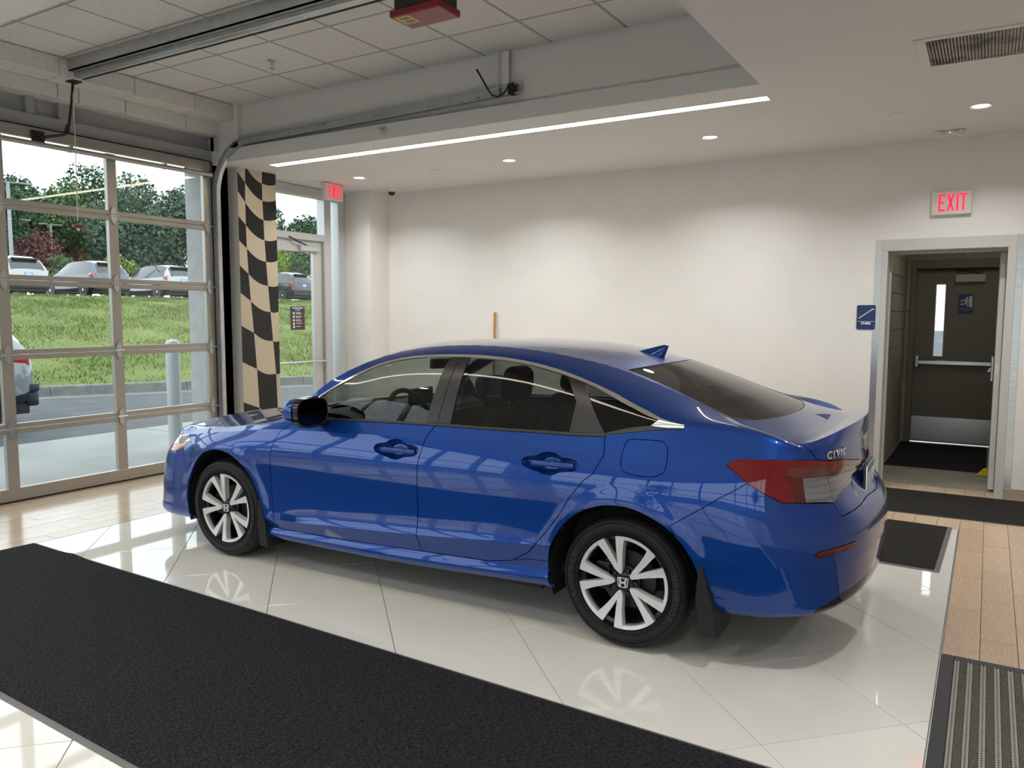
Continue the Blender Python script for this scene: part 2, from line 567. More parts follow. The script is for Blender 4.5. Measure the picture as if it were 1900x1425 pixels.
for x, s in ((-5.0, 'nearest the red exit sign by the glass door'), (-3.043, 'second from the glass door, over the car roof'),
             (-1.04, 'third along the back wall, behind the light strip end'), (.942, 'nearest the white emergency light and the vent')):
    downlight(x, 4.33, 'round recessed ceiling downlight, '+s)
for x, y, s in ((2.9, 4.33, 'in the corner right of the stair door'), (1.2, .2, 'over the ribbed entrance mat'), (3.4, .2, 'right of the entrance mat'),
                (-4.3, -2.2, 'left in the row behind the camera'), (-1.6, -2.2, 'middle of the row behind the camera'), (1.2, -2.6, 'above the photographer'),
                (-3.0, -5.4, 'left at the shop front'), (.5, -5.4, 'middle at the shop front'), (3.6, -4.4, 'right at the shop front')):
    downlight(x, y, 'unseen ceiling downlight added for fill light, '+s)  # extra lamps out of view, added to light the room
# ------------------------------------------------------------------ sectional garage door
gd = empty('door_1', (-5.765, 1.43, 0))
setp(gd, 'glazed sectional garage door with aluminium rails in five rows', 'garage door', kind='structure')
YS = [-.07, .93, 1.888, 2.895]
def gl(y): return y-1.43
for z0, z1, nm in ((.0, .115, 'bottom_rail'), (2.985, 3.085, 'top_rail')):
    boxo(nm, (-.024, .024, gl(-.11), gl(2.945), z0+.012, z1), M['alu'], gd, bevel=.003)
boxo('rubber_seal', (-.026, .026, gl(-.11), gl(2.945), .0005, .012), M['black'], gd)
for k in range(1, 5):
    z = .61*k
    for s in (-1, 1):
        boxo('section_rail', (-.024, .024, gl(-.11), gl(2.945), z+(.003 if s > 0 else -.042), z+(.042 if s > 0 else -.003)), M['alu'], gd, bevel=.003)
zr = [.115]+[.61*k for k in range(1, 5)]+[2.985]
_pane = {}
for i in range(5):
    z0 = zr[i]+(.0 if i == 0 else .042)
    z1 = zr[i+1]-(.0 if i == 4 else .042)
    for j, y in enumerate(YS):
        w = .045
        y0, y1 = (y-w, y+w) if 0 < j < 3 else ((y-.04, y+.05) if j == 3 else (y-.04, y+.045))
        boxo('stile', (-.022, .022, gl(y0), gl(y1), z0, z1), M['alu'], gd)
    for j in range(3):
        boxo('pane', (-.004, .004, gl(YS[j]+.044), gl(YS[j+1]-.044), z0-.004, z1+.004), M['pane'], gd)
bm = bmesh.new()
box(bm, -.004, .004, -.045, .045, -.012, .012)
prism(bm, [(-.024, .012), (.024, .012), (.026, .045), (0, .085), (-.026, .045)], -.003, .003, 'yz')
prism(bm, [(-.024, -.012), (.024, -.012), (.026, -.045), (0, -.085), (-.026, -.045)], -.003, .003, 'yz')
cyl(bm, (.010, 0, 0), .010, .09, 'y', 10)
hinge_me = None
for k in range(1, 5):
    for y in (.93, 1.888, 2.89):
        if hinge_me is None:
            o = finish(bm, 'hinge', M['galv'], gd)
            hinge_me = o.data
        else: o = link('hinge', hinge_me, gd)
        o.location = (.029, gl(y), .61*k)
        bm2 = bmesh.new()
        if y > 2.8:
            cyl(bm2, (.045, gl(2.955), .61*k), .007, .13, 'y', 8)
            cyl(bm2, (.045, gl(2.995), .61*k), .022, .02, 'y', 14)
            finish(bm2, 'roller', M['galv'], gd, 40)
        else: bm2.free()
bm = bmesh.new()
cyl(bm, (.075, gl(1.42), 2.945), .022, 3.0, 'y', 16)
finish(bm, 'strut', M['alu'], gd, 40)
for y in (.35, 1.5, 2.4): boxo('strut_clip', (.02, .06, gl(y), gl(y)+.03, 2.93, 3.0), M['galv'], gd)
boxo('top_seal', (-.03, .03, gl(-.11), gl(2.945), 3.0855, 3.0935), M['black'], gd)
boxo('door_bracket', (.025, .05, gl(1.20), gl(1.30), 2.955, 3.06), M['black'], gd, bevel=.003)
t = boxo('trim_5', (-5.797, -5.755, 2.948, 2.98, 0, 3.085), M['black'])
setp(t, 'black jamb seal along the right edge of the garage door', 'trim', kind='structure')

# ------------------------------------------------------------------ door track (right one)
def sweep_xz(bm, prof, path):
    """prof: (across in y, along the path normal); path: (x, z) points"""
    n = len(path)
    R = []
    for i, (x, z) in enumerate(path):
        a, b = path[max(i-1, 0)], path[min(i+1, n-1)]
        tx, tz = b[0]-a[0], b[1]-a[1]
        l = math.hypot(tx, tz)
        nx, nz = tz/l, -tx/l
        R.append([bm.verts.new((x+nx*q, py, z+nz*q)) for py, q in prof])
    m = len(prof)
    for i in range(n-1):
        for k in range(m): bm.faces.new((R[i][k], R[i][(k+1) % m], R[i+1][(k+1) % m], R[i+1][k]))
    bm.faces.new(R[0])
    bm.faces.new(R[-1][::-1])
tr = empty('door_track', (-5.70, 2.975, 0))
setp(tr, 'galvanised garage door track curving up beside the checkered column', 'track')
path = [(0, .02), (0, .8), (0, 1.6), (0, 2.4), (0, 2.75)]
for k in range(1, 13):
    a = PI/2*k/12
    path.append((.50*(1-math.cos(a)), 2.75+.5*math.sin(a)))
path += [(1.2, 3.258), (2.2, 3.272), (3.58, 3.302)]
C = [(-.022, -.030), (-.022, -.037), (.020, -.037), (.020, .037), (-.022, .037), (-.022, .030), (.015, .030), (.015, -.030)]
bm = bmesh.new()
sweep_xz(bm, C, path)
finish(bm, 'channel', M['galv'], tr, 30)
bm = bmesh.new()
pts = [(.02, 3.30), (1.0, 3.305), (2.2, 3.316), (3.54, 3.345)]
sweep_xz(bm, [(.022, -.004), (.052, -.004), (.052, .0), (.026, .0), (.026, .03), (.022, .03)], pts)
finish(bm, 'angle_iron', M['galv'], tr)
bm = bmesh.new()
box(bm, 3.39, 3.395, -.02, .05, 3.27, 3.612)
box(bm, 3.395, 3.47, .02, .025, 3.27, 3.612)
finish(bm, 'hanger', M['ceil'], tr)
bm = bmesh.new()
box(bm, 3.49, 3.545, -.03, .03, 3.262, 3.345, bevel=.004)
cyl(bm, (3.53, -.035, 3.31), .012, .02, 'y', 12)
cyl(bm, (3.53, -.035, 3.33), .008, .02, 'y', 10)
finish(bm, 'end_bracket', M['black'], tr)
bm = bmesh.new()
tube(bm, [(3.215, -.05, 3.485), (3.27, -.05, 3.40), (3.325, -.05, 3.31), (3.36, -.05, 3.268), (3.41, -.05, 3.248), (3.455, -.05, 3.258), (3.49, -.045, 3.295), (3.50, -.035, 3.33)], .008, 8)
finish(bm, 'stop_spring', M['black'], tr, 50)
for x in (.9, 1.5, 2.1, 2.7, 3.2):
    bm = bmesh.new()
    cyl(bm, (x, -.0, 3.28), .006, .052, 'y', 8)
    finish(bm, 'bolt', M['galv'], tr)
for z in (.5, 1.35, 2.2): boxo('wall_bracket', (-.1, .0, .012, .02, z, z+.10), M['galv'], tr)

# ------------------------------------------------------------------ opener
op = empty('garage_door_opener', (-2.03, 1.43, 3.62))
setp(op, 'ceiling mounted garage door opener with red motor cover and long rail', 'opener')
boxo('support_beam', (-3.50, .36, -.075, -.06, -.10, -.001), M['galv'], op)
boxo('beam_flange', (-3.50, .36, -.075, -.02, -.10, -.092), M['galv'], op)
boxo('rail', (-3.49, .0, -.03, .022, -.135, -.103), M['galv'], op, bevel=.003)
bm = bmesh.new()
tube(bm, [(-3.46, .05, -.135), (-1.7, .05, -.137), (.0, .05, -.135)], .0065, 6)
finish(bm, 'chain', M['black'], op)
boxo('motor_box', (.02, .35, -.09, .095, -.285, -.137), M['blackp'], op, bevel=.008)
boxo('red_cover', (.0, .362, -.105, .11, -.325, -.283), M['red'], op, bevel=.008, seg=2)
boxo('warning_label', (.025, .125, -.085, .03, -.3262, -.3254), M['yel'], op)
boxo('label_text', (.04, .11, -.07, -.035, -.3268, -.3263), M['checkk'], op)
boxo('label_text', (.04, .11, -.02, .015, -.3268, -.3263), M['checkk'], op)
bm = bmesh.new()
tube(bm, [(.36, .02, -.20), (.40, .02, -.22), (.45, .02, -.23), (.50, .02, -.20), (.53, .02, -.12), (.54, .02, -.02)], .014, 8)
finish(bm, 'power_cable', M['black'], op, 50)
boxo('trolley', (-3.50, -3.40, -.045, .045, -.165, -.133), M['black'], op, bevel=.004)
bm = bmesh.new()
tube(bm, [(-3.47, .005, -.155), (-3.49, -.01, -.36), (-3.52, -.03, -.58)], .011, 8)
tube(bm, [(-3.515, -.03, -.50), (-3.54, -.045, -.585), (-3.62, -.11, -.60), (-3.665, -.17, -.615)], .012, 8)
finish(bm, 'door_arm', M['black'], op, 40)
bm = bmesh.new()
PX_ = -3.47
tube(bm, [(PX_, 0, -.16), (PX_-.004, .002, -.66), (PX_-.012, -.002, -1.29)], .0035, 6)
pcord = finish(bm, 'release_cord', M['white'], op, 50)
bm = bmesh.new()
lathe(bm, [(.001, -1.315), (.03, -1.315), (.045, -1.325), (.045, -1.34), (.02, -1.347), (.001, -1.347)], 20, c=(PX_-.012, 0, 0))
finish(bm, 'red_handle', M['red'], pcord, 40)
bm = bmesh.new()
lathe(bm, [(.001, -1.347), (.012, -1.35), (.014, -1.365), (.001, -1.375)], 14, c=(PX_-.012, 0, 0))
finish(bm, 'knot', M['white'], pcord, 40)

# ------------------------------------------------------------------ checkered wrap on the inner column
cw = empty('checkered_wrap', (-5.65, 3.455, 0))
setp(cw, 'wavy black and cream chequered flag wrap on the column by the glass door', 'wall graphic')
cL = [(3.2005, z) for z in (3.20, 3.023, 2.821, 2.566, 2.32, 2.061, 1.775, 1.431, 1.049, .62, .10)]
cA = [(3.302, 3.101), (3.296, 2.922), (3.293, 2.717), (3.292, 2.485), (3.297, 2.242), (3.311, 1.976), (3.332, 1.69), (3.362, 1.353), (3.39, .963), (3.411, .54), (3.42, .05)]
cB = [(3.52, 2.943), (3.521, 2.763), (3.528, 2.56), (3.536, 2.346), (3.55, 2.118), (3.569, 1.861), (3.595, 1.577), (3.621, 1.262), (3.653, .90), (3.666, .5), (3.675, .0)]
cR = [(3.7095, z) for z in (2.955, 2.788, 2.586, 2.366, 2.138, 1.865, 1.583, 1.26, .901, .5, .0)]
def lerp2(a, b, t): return (a[0]+(b[0]-a[0])*t, a[1]+(b[1]-a[1])*t)
def curve(a, b, sag, n=8):
    return [(lerp2(a, b, i/n)[0], lerp2(a, b, i/n)[1]-sag*4*(i/n)*(1-i/n)) for i in range(n+1)]
def check(top_, bot, black):
    n = len(top_)
    bm = bmesh.new()
    cl = lambda z: min(max(z, .001), ZC-.001)
    R = []
    for i in range(n):
        (ya, za), (yb, zb) = top_[i], bot[i]
        R.append([bm.verts.new((x, y-3.455, cl(z))) for x, y, z in ((.0006, ya, za), (.0022, ya, za), (.0022, yb, zb), (.0006, yb, zb))])
    for i in range(n-1):
        if abs(R[i][1].co.z-R[i][2].co.z) < 1e-5 and abs(R[i+1][1].co.z-R[i+1][2].co.z) < 1e-5: continue
        for k in range(4): bm.faces.new((R[i][k], R[i][(k+1) % 4], R[i+1][(k+1) % 4], R[i+1][k]))
    if not bm.faces:
        bm.free()
        return
    finish(bm, 'check', M['checkk' if black else 'cream'], cw)
for k in range(10):
    if k > 0 or True: check(curve(cL[k], cA[k], .0), curve(cL[k+1], cA[k+1], .0), k % 2 == 1)
    check(curve(cA[k], cB[k], .03), curve(cA[k+1], cB[k+1], .03), k % 2 == 0)
    check(curve(cB[k], cR[k], .012), curve(cB[k+1], cR[k+1], .012), k % 2 == 1)
check(curve(cA[0], (3.525, 3.12), .0), curve(cA[0], cB[0], .03), False)
check(curve((3.525, 3.12), (3.7095, 3.12), .0), curve(cB[0], cR[0], .012), True)

# ------------------------------------------------------------------ glass side door in the left wall
d2 = empty('door_2', (-5.97, 4.4, 0))
setp(d2, 'glazed aluminium side door with transom beyond the chequered column', 'door', kind='structure')
def dl(y): return y-4.4
for y0, y1 in ((3.75, 3.80), (4.69, 4.80), (4.93, 5.058)):
    boxo('mullion', (-.06, .07, dl(y0), dl(y1), 0, 3.055), M['alu_l'], d2, bevel=.004)
boxo('head_frame', (-.055, .065, dl(3.80), dl(4.93), 2.945, 3.055), M['alu_l'], d2, bevel=.004)
boxo('transom_bar', (-.055, .065, dl(3.80), dl(4.69), 2.43, 2.51), M['alu_l'], d2, bevel=.004)
boxo('transom_pane', (-.005, .005, dl(3.80), dl(4.69), 2.508, 2.947), M['pane'], d2)
boxo('sidelight_pane', (-.005, .005, dl(4.80), dl(4.93), .1, 2.947), M['pane'], d2)
boxo('sill', (-.055, .065, dl(4.80), dl(4.93), .0, .1), M['alu_l'], d2)
boxo('leaf_top_rail', (-.025, .025, dl(3.81), dl(4.68), 2.29, 2.42), M['alu_l'], d2, bevel=.003)
boxo('leaf_bottom_rail', (-.025, .025, dl(3.81), dl(4.68), .02, .25), M['alu_l'], d2, bevel=.003)
for y0, y1 in ((3.81, 3.92), (4.54, 4.68)): boxo('leaf_stile', (-.025, .025, dl(y0), dl(y1), .25, 2.29), M['alu_l'], d2, bevel=.003)
boxo('leaf_pane', (-.004, .004, dl(3.92), dl(4.54), .25, 2.29), M['pane'], d2)
bm = bmesh.new()
cyl(bm, (.065, dl(4.25), .98), .014, .86, 'y', 14)
cyl(bm, (.045, dl(3.86), .98), .010, .05, 'x', 10)
cyl(bm, (.045, dl(4.64), .98), .010, .05, 'x', 10)
finish(bm, 'push_bar', M['alu_l'], d2, 40)
bm = bmesh.new()
box(bm, .026, .075, dl(4.30), dl(4.60), 2.30, 2.36, bevel=.006)
finish(bm, 'closer', M['alu_l'], d2)
bm = bmesh.new()
tube(bm, [(.06, dl(4.40), 2.37), (.08, dl(4.25), 2.40), (.07, dl(4.12), 2.45)], .008, 6)
finish(bm, 'closer_arm', M['black'], d2)
sg = empty('door_sign', (-5.962, 4.285, 1.505))
setp(sg, 'small brown and navy notice stuck on the glass side door', 'sign')
boxo('board', (-.001, .0015, -.112, .112, -.138, .138), mat('brown_notice', (.075, .055, .05), .5), sg)
boxo('header_band', (.0016, .0022, -.105, .105, .088, .133), M['navy'], sg)
boxo('title_line', (.0023, .0027, -.085, .085, .114, .124), M['signw'], sg)
boxo('title_line', (.0023, .0027, -.04, .04, .094, .101), M['signw'], sg)
for i, z in enumerate((.06, .018, -.024, -.066, -.102)):
    boxo('icon', (.0016, .0024, -.075, -.05, z-.012, z+.012), M['signw'], sg)
    boxo('text_line', (.0016, .0024, -.03, .045+.02*(i % 2), z+.002, z+.008), M['signw'], sg)
    if i < 3: boxo('text_line', (.0016, .0024, -.03, .06-.02*(i % 2), z-.012, z-.006), M['signw'], sg)

# ------------------------------------------------------------------ exit signs, stairs sign
def exit_letters(parent, loc, rot, w, h, name='letters'):
    """heavy condensed capitals, one mesh per letter"""
    s = .19*w
    x0 = -w/2
    def letter(polys, ox):
        bm = bmesh.new()
        for P in polys: prism(bm, [(ox+x, z) for x, z in P], -.0035, 0, 'xz')
        finish(bm, 'letter', M['exitred'], parent, loc=loc, rot=rot)
    t = .058*w*1.25
    W_ = .235*w
    R = lambda a, b, c, d: [(a, c), (b, c), (b, d), (a, d)]
    letter([R(0, t, -h/2, h/2), R(t, W_, h/2-t, h/2), R(t, W_*.9, -t/2, t/2), R(t, W_, -h/2, -h/2+t)], x0)
    o = x0+.285*w
    W2 = .275*w
    letter([[(0, -h/2), (t*1.15, -h/2), (W2, h/2), (W2-t*1.15, h/2)], [(0, h/2), (W2-t*1.15, -h/2), (W2, -h/2), (t*1.15, h/2)]], o)
    letter([R(0, t*1.05, -h/2, h/2)], x0+.62*w)
    o = x0+.73*w
    W3 = .27*w
    letter([R(0, W3, h/2-t, h/2), R(W3/2-t/2, W3/2+t/2, -h/2, h/2-t)], o)
ex = empty('exit_sign', (.745, 5.41, 2.519))
setp(ex, 'red lettered exit sign on the wall above the stair doorway', 'sign')
boxo('housing', (-.152, .152, -.045, -.001, -.1, .1), M['exitbox'], ex, bevel=.006)
exit_letters(ex, (.01, -.0455, .004), (0, 0, 0), .215, .142)
bm = bmesh.new()
cyl(bm, (-.14, -.046, -.098), .005, .006, 'y', 8)
finish(bm, 'test_light', M['white'], ex)
ex2 = empty('exit_sign', (-5.5, 4.455, ZC))
setp(ex2, 'red lettered exit sign hung from the soffit by the glass side door', 'sign')
boxo('housing', (-.05, .0, -.15, .15, -.198, -.006), M['exitbox'], ex2, bevel=.006)
boxo('canopy', (-.06, .01, -.06, .1, -.006, -.0005), M['exitbox'], ex2)
exit_letters(ex2, (.0005, .012, -.1), (0, 0, PI/2), .215, .142)

st = empty('stairs_sign', (.109, 5.41, 1.543))
setp(st, 'navy square sign with white steps and the word STAIRS', 'sign')
bm = bmesh.new()
prism(bm, rrect(.157, .222, .014), -.006, -.0005, 'xz')
finish(bm, 'plate', M['navy'], st)
bm = bmesh.new()
q = .0135
for i in range(7):
    x, z = -.062+i*.0178, -.010+i*.0132
    box(bm, x, x+.0178+.006 if i == 6 else x+.0205, -.0075, -.006, z, z+.0075)
    if i < 6: box(bm, x+.013, x+.0205, -.0075, -.006, z, z+.0205)
finish(bm, 'steps_pictogram', M['signw'], st)
boxo('rule', (-.07, .072, -.0073, -.006, -.0385, -.036), M['signw'], st)
o = link('lettering', text_mesh('STAIRS', .026, .0006, bold=.0012), st, (-.0, -.0068, -.0555), (PI/2, 0, 0))
o.data.materials.append(M['signw'])

# ------------------------------------------------------------------ ceiling fittings
em = empty('emergency_light', (.72, 5.1, ZC))
setp(em, 'white twin-head emergency light under the soffit above the exit sign', 'light')
boxo('body', (-.11, .11, -.03, .03, -.034, -.0005), M['white'], em, bevel=.006)
for s in (-1, 1):
    bm = bmesh.new()
    cyl(bm, (s*.082, -.03, -.026), .030, .045, 'y', 20, r2=.022)
    finish(bm, 'lamp_head', M['white'], em, 40)
bm = bmesh.new()
cyl(bm, (0, -.032, -.02), .004, .006, 'y', 8)
finish(bm, 'indicator', mat('indicator_led', (.9, .5, .1), .4, emit=(1, .5, .1), es=2), em)
dc = empty('security_camera', (-5.19, 5.11, ZC))
setp(dc, 'small white dome security camera in the far ceiling corner', 'camera')
bm = bmesh.new()
lathe(bm, [(.001, -.0005), (.058, -.0005), (.058, -.03), (.05, -.042), (.044, -.042)], 28)
finish(bm, 'base', M['white'], dc, 40)
bm = bmesh.new()
lathe(bm, [(.044, -.04), (.041, -.058), (.03, -.074), (.014, -.083), (.001, -.085)], 24)
finish(bm, 'dome', mat('dark_dome', (.02, .02, .022), .08), dc, 60)
def sprinkler_pendent():
    e = empty('sprinkler', (-4.04, 2.242, ZT-.002))
    setp(e, 'pendent sprinkler head in the middle of the tiled tray', 'sprinkler')
    bm = bmesh.new()
    lathe(bm, [(.001, -.0005), (.035, -.0005), (.035, -.006), (.012, -.01), (.010, -.035), (.001, -.035)], 20)
    finish(bm, 'escutcheon', M['galv'], e, 40)
    bm = bmesh.new()
    tube(bm, [(.008, 0, -.033), (.016, 0, -.045), (.003, 0, -.062)], .003, 6)
    tube(bm, [(-.008, 0, -.033), (-.016, 0, -.045), (-.003, 0, -.062)], .003, 6)
    finish(bm, 'frame_arm', M['galv'], e, 40)
    bm = bmesh.new()
    lathe(bm, [(.001, -.062), (.024, -.062), (.024, -.066), (.001, -.066)], 16)
    finish(bm, 'deflector', M['galv'], e)
sprinkler_pendent()
e = empty('sprinkler', (-3.491, 2.98, 3.143))
setp(e, 'sidewall sprinkler head on the white fascia below the door track', 'sprinkler')
bm = bmesh.new()
lathe(bm, [(.001, -.0005), (.038, -.0005), (.038, -.005), (.014, -.010), (.012, -.045), (.001, -.045)], 20, axis='y')
finish(bm, 'escutcheon', M['galv'], e, 40)
bm = bmesh.new()
box(bm, -.02, .02, -.075, -.045, .008, .012)
tube(bm, [(-.009, -.043, 0), (-.012, -.058, 0), (0, -.072, .004)], .003, 6)
tube(bm, [(.009, -.043, 0), (.012, -.058, 0), (0, -.072, .004)], .003, 6)
finish(bm, 'deflector', M['galv'], e)
for x, y, lab in ((-4.0, 4.39, 'flat white concealed sprinkler cover between the two left downlights'), (.388, 4.28, 'flat white concealed sprinkler cover left of the downlight by the vent')):
    e = empty('sprinkler_cover', (x, y, ZC))
    setp(e, lab, 'sprinkler')
    bm = bmesh.new()
    lathe(bm, [(.001, -.006), (.042, -.006), (.045, -.002), (.045, -.0005)], 28)
    finish(bm, 'cover_plate', M['white'], e, 40)
v = empty('ceiling_vent', (1.25, 2.865, ZC))
setp(v, 'dusty slatted return air vent in the soffit at top right', 'vent')
bm = bmesh.new()
for d in ((-.615, .615, -.295, -.255), (-.615, .615, .245, .295), (-.615, -.56, -.255, .245), (.56, .615, -.255, .245)):
    box(bm, *d, -.008, -.0005, bevel=.002)
finish(bm, 'frame', M['white'], v)
boxo('inner_edge', (-.57, -.555, -.255, .245, -.012, -.002), M['white'], v)
M['dust'] = noise_col(mat('dusty_slat', (.4, .39, .37), .7), (.16, .15, .13), (.46, .45, .43), 5, lo=.38, hi=.55)
boxo('plenum', (-.56, .56, -.255, .245, -.0016, -.0006), M['black'], v)
bm = bmesh.new()
for i in range(68):
    x = -.553+i*.0163
    prism(bm, [(x, -.0016), (x+.004, -.0016), (x+.0125, -.009), (x+.0085, -.009)], -.255, .245, 'xz')
setp(finish(bm, 'slats', M['dust'], v), kind='stuff')

# ------------------------------------------------------------------ stair doorway
d3 = empty('door_3', (.72, 5.41, 0))
setp(d3, 'open steel door frame to the stair lobby', 'door', kind='structure')
def fx(x): return x-.72
boxo('jamb', (fx(.236), fx(.27), -.012, .25, 0, 2.16), M['dframe'], d3)
boxo('jamb', (fx(1.175), fx(1.209), -.012, .25, 0, 2.16), M['dframe'], d3)
boxo('casing', (fx(.221), fx(.27), -.014, -.0005, 0, 2.133), M['dframe'], d3, bevel=.002)
boxo('casing', (fx(1.175), fx(1.238), -.014, -.0005, 0, 2.133), M['dframe'], d3, bevel=.002)
boxo('head_casing', (fx(.221), fx(1.238), -.014, -.0005, 2.133, 2.233), M['dframe'], d3, bevel=.002)
boxo('head_jamb', (fx(.27), fx(1.175), -.0, .25, 2.128, 2.16), M['dframe'], d3)
boxo('stop', (fx(.27), fx(1.175), .19, .21, 2.112, 2.129), M['dframe'], d3)
boxo('stop', (fx(.27), fx(.286), .19, .21, 0, 2.112), M['dframe'], d3)
boxo('corner_guard', (fx(.166), fx(.2205), -.004, -.0004, .10, 2.233), M['steel'], d3)
boxo('corner_guard', (fx(1.2385), fx(1.29), -.004, -.0004, .10, 2.233), M['steel'], d3)
lf = empty('door_4', (1.172, 5.69, 0))
setp(lf, 'white edged steel door leaf standing open into the stair lobby', 'door', kind='structure')
boxo('leaf', (-.044, .0, .0, .91, .02, 2.11), M['dleaf'], lf, bevel=.002)
for z in (.28, 1.09, 1.95): boxo('hinge_plate', (-.034, -.006, -.0015, -.0003, z-.055, z+.055), M['steel'] if z < 1.5 else M['white'], lf)
bm = bmesh.new()
cyl(bm, (-.062, .84, 1.03), .026, .035, 'x', 18)
tube(bm, [(-.085, .84, 1.03), (-.087, .80, 1.03), (-.085, .73, 1.03)], .010, 8)
finish(bm, 'lever', M['steel'], lf, 40)
boxo('exit_device', (-.07, -.0445, .74, .87, .93, 1.17), M['steel'], lf, bevel=.006)
bb = setp(boxo('baseboard_back', (1.205, 6.0, 5.398, 5.41, 0, .1), M['baset']), 'low beige tile base along the wall right of the doorway', 'baseboard', kind='structure')
bb = setp(boxo('baseboard_left', (-5.5, .165, 5.398, 5.41, 0, .1), M['baset']), 'low beige tile base along the back wall behind the car', 'baseboard', kind='structure')

# lobby beyond
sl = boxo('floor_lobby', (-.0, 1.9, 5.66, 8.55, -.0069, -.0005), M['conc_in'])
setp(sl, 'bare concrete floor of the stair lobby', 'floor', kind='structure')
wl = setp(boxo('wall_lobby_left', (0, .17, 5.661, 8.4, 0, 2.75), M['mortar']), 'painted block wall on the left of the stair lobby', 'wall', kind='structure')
_blk = None
for r in range(13):
    for c in range(8):
        y0 = 5.66+c*.4-(.2 if r % 2 else 0)
        y1 = y0+.394
        y0 = max(y0, 5.664)
        y1 = min(y1, 8.398)
        if y1-y0 < .05: continue
        bm = bmesh.new()
        box(bm, .168, .178, y0, y1, r*.2+.003, r*.2+.197, bevel=.004)
        finish(bm, 'block', M['cmu'], wl)
we = bmesh.new()
box(we, 0, .262, 8.4, 8.55, 0, 2.75)
box(we, 1.205, 2.0, 8.4, 8.55, 0, 2.75)
box(we, .262, 1.205, 8.4, 8.55, 2.16, 2.75)
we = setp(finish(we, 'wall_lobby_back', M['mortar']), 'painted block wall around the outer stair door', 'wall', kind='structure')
for r in range(11, 14):
    for c in range(5):
        x0 = .18+c*.4-(.2 if r % 2 else 0)
        x1 = min(x0+.394, 1.9)
        x0 = max(x0, .18)
        if x1-x0 < .05: continue
        bm = bmesh.new()
        box(bm, x0, x1, 8.39, 8.402, r*.2+.003, min(r*.2+.197, 2.745), bevel=.004)
        finish(bm, 'block', M['cmu'], we)
for k in range(11):
    bm = bmesh.new()
    box(bm, .18, .226, 8.39, 8.402, k*.2+.003, k*.2+.197, bevel=.004)
    finish(bm, 'block', M['cmu'], we)
setp(boxo('wall_lobby_right', (1.9, 2.0, 5.661, 8.4, 0, 2.75), M['mortar']), 'painted wall on the right of the stair lobby', 'wall', kind='structure')
setp(boxo('ceiling_lobby', (0, 2.0, 5.661, 8.55, 2.75, 2.85), M['ceil']), 'ceiling of the stair lobby', 'ceiling', kind='structure')
d5 = empty('door_5', (.735, 8.4, 0))
setp(d5, 'taupe outer exit door with slit window at the end of the lobby', 'door', kind='structure')
def gx(x): return x-.735
for x0, x1 in ((.228, .29), (1.18, 1.24)): boxo('jamb', (gx(x0), gx(x1), -.02, .1, 0, 2.225), M['tan'], d5, bevel=.003)
boxo('head', (gx(.29), gx(1.18), -.02, .1, 2.115, 2.225), M['tan'], d5, bevel=.003)
bm = bmesh.new()
for d in ((.292, .505, .015, 2.112), (.602, 1.178, .015, 2.112), (.505, .602, .015, 1.07), (.505, .602, 1.93, 2.112)):
    box(bm, gx(d[0]), gx(d[1]), .02, .065, d[2], d[3])
finish(bm, 'leaf', M['tan'], d5)
bm = bmesh.new()
for d in ((.497, .507, 1.06, 1.94), (.600, .610, 1.06, 1.94), (.507, .600, 1.06, 1.072), (.507, .600, 1.928, 1.94)):
    box(bm, gx(d[0]), gx(d[1]), .012, .07, d[2], d[3])
finish(bm, 'window_bead', M['dleaf'], d5)
boxo('slit_pane', (gx(.505), gx(.602), .038, .046, 1.07, 1.93), M['pane'], d5)
boxo('kick_plate', (gx(.30), gx(1.17), .0165, .0195, .03, .325), M['steel'], d5)
bm = bmesh.new()
box(bm, gx(.33), gx(1.17), -.05, -.005, .965, 1.02, bevel=.008)
box(bm, gx(.315), gx(.355), -.055, .02, .93, 1.075, bevel=.008)
finish(bm, 'panic_bar', M['steel'], d5, 40)
bm = bmesh.new()
box(bm, gx(.70), gx(1.01), -.05, .019, 1.955, 2.045, bevel=.006)
finish(bm, 'closer', M['dleaf'], d5)
bm = bmesh.new()
tube(bm, [(gx(.98), -.03, 2.05), (gx(.80), -.05, 2.08), (gx(.68), -.03, 2.10)], .010, 6)
tube(bm, [(gx(.29), -.03, 2.112), (gx(1.18), -.03, 2.112)], .012, 6)
finish(bm, 'closer_arm', mat('dark_bronze', (.06, .055, .04), .4, .5), d5, 40)
es = empty('emergency_exit_sign', (.82, 8.419, 1.697))
setp(es, 'navy sign with a white running figure and door on the taupe exit door', 'sign')
bm = bmesh.new()
prism(bm, rrect(.155, .23, .016), -.005, -.0005, 'xz')
finish(bm, 'plate', M['navy'], es)
bm = bmesh.new()
cyl(bm, (.012, -.0058, .072), .011, .0016, 'y', 16)
for P in ([(-.010, .060), (.012, .060), (.018, .022), (-.004, .018)], [(-.010, .060), (-.014, .05), (-.045, .048), (-.052, .018), (-.043, .018), (-.036, .038), (-.012, .038)],
          [(.010, .058), (.024, .040), (.044, .044), (.044, .034), (.022, .030), (.010, .042)], [(-.004, .022), (.018, .024), (.018, -.038), (.008, -.038), (.006, .002)],
          [(-.004, .022), (.008, .012), (-.020, -.010), (-.062, -.008), (-.062, .002), (-.024, .002)]):
    prism(bm, P, -.0066, -.005, 'xz')
finish(bm, 'running_figure', M['signw'], es)
bm = bmesh.new()
prism(bm, [(.03, .085), (.066, .098), (.066, -.045), (.03, -.032)], -.0066, -.005, 'xz')
finish(bm, 'door_pictogram', M['signw'], es)
boxo('rule', (-.07, .07, -.0064, -.005, -.062, -.0585), M['signw'], es)
o = link('lettering', text_mesh('EXIT', .026, .0006), es, (0, -.0058, -.085), (PI/2, 0, 0))
o.data.materials.append(mat('grey_lettering', (.25, .27, .33), .5))
wd = empty('door_wedge', (1.085, 6.47, 0))
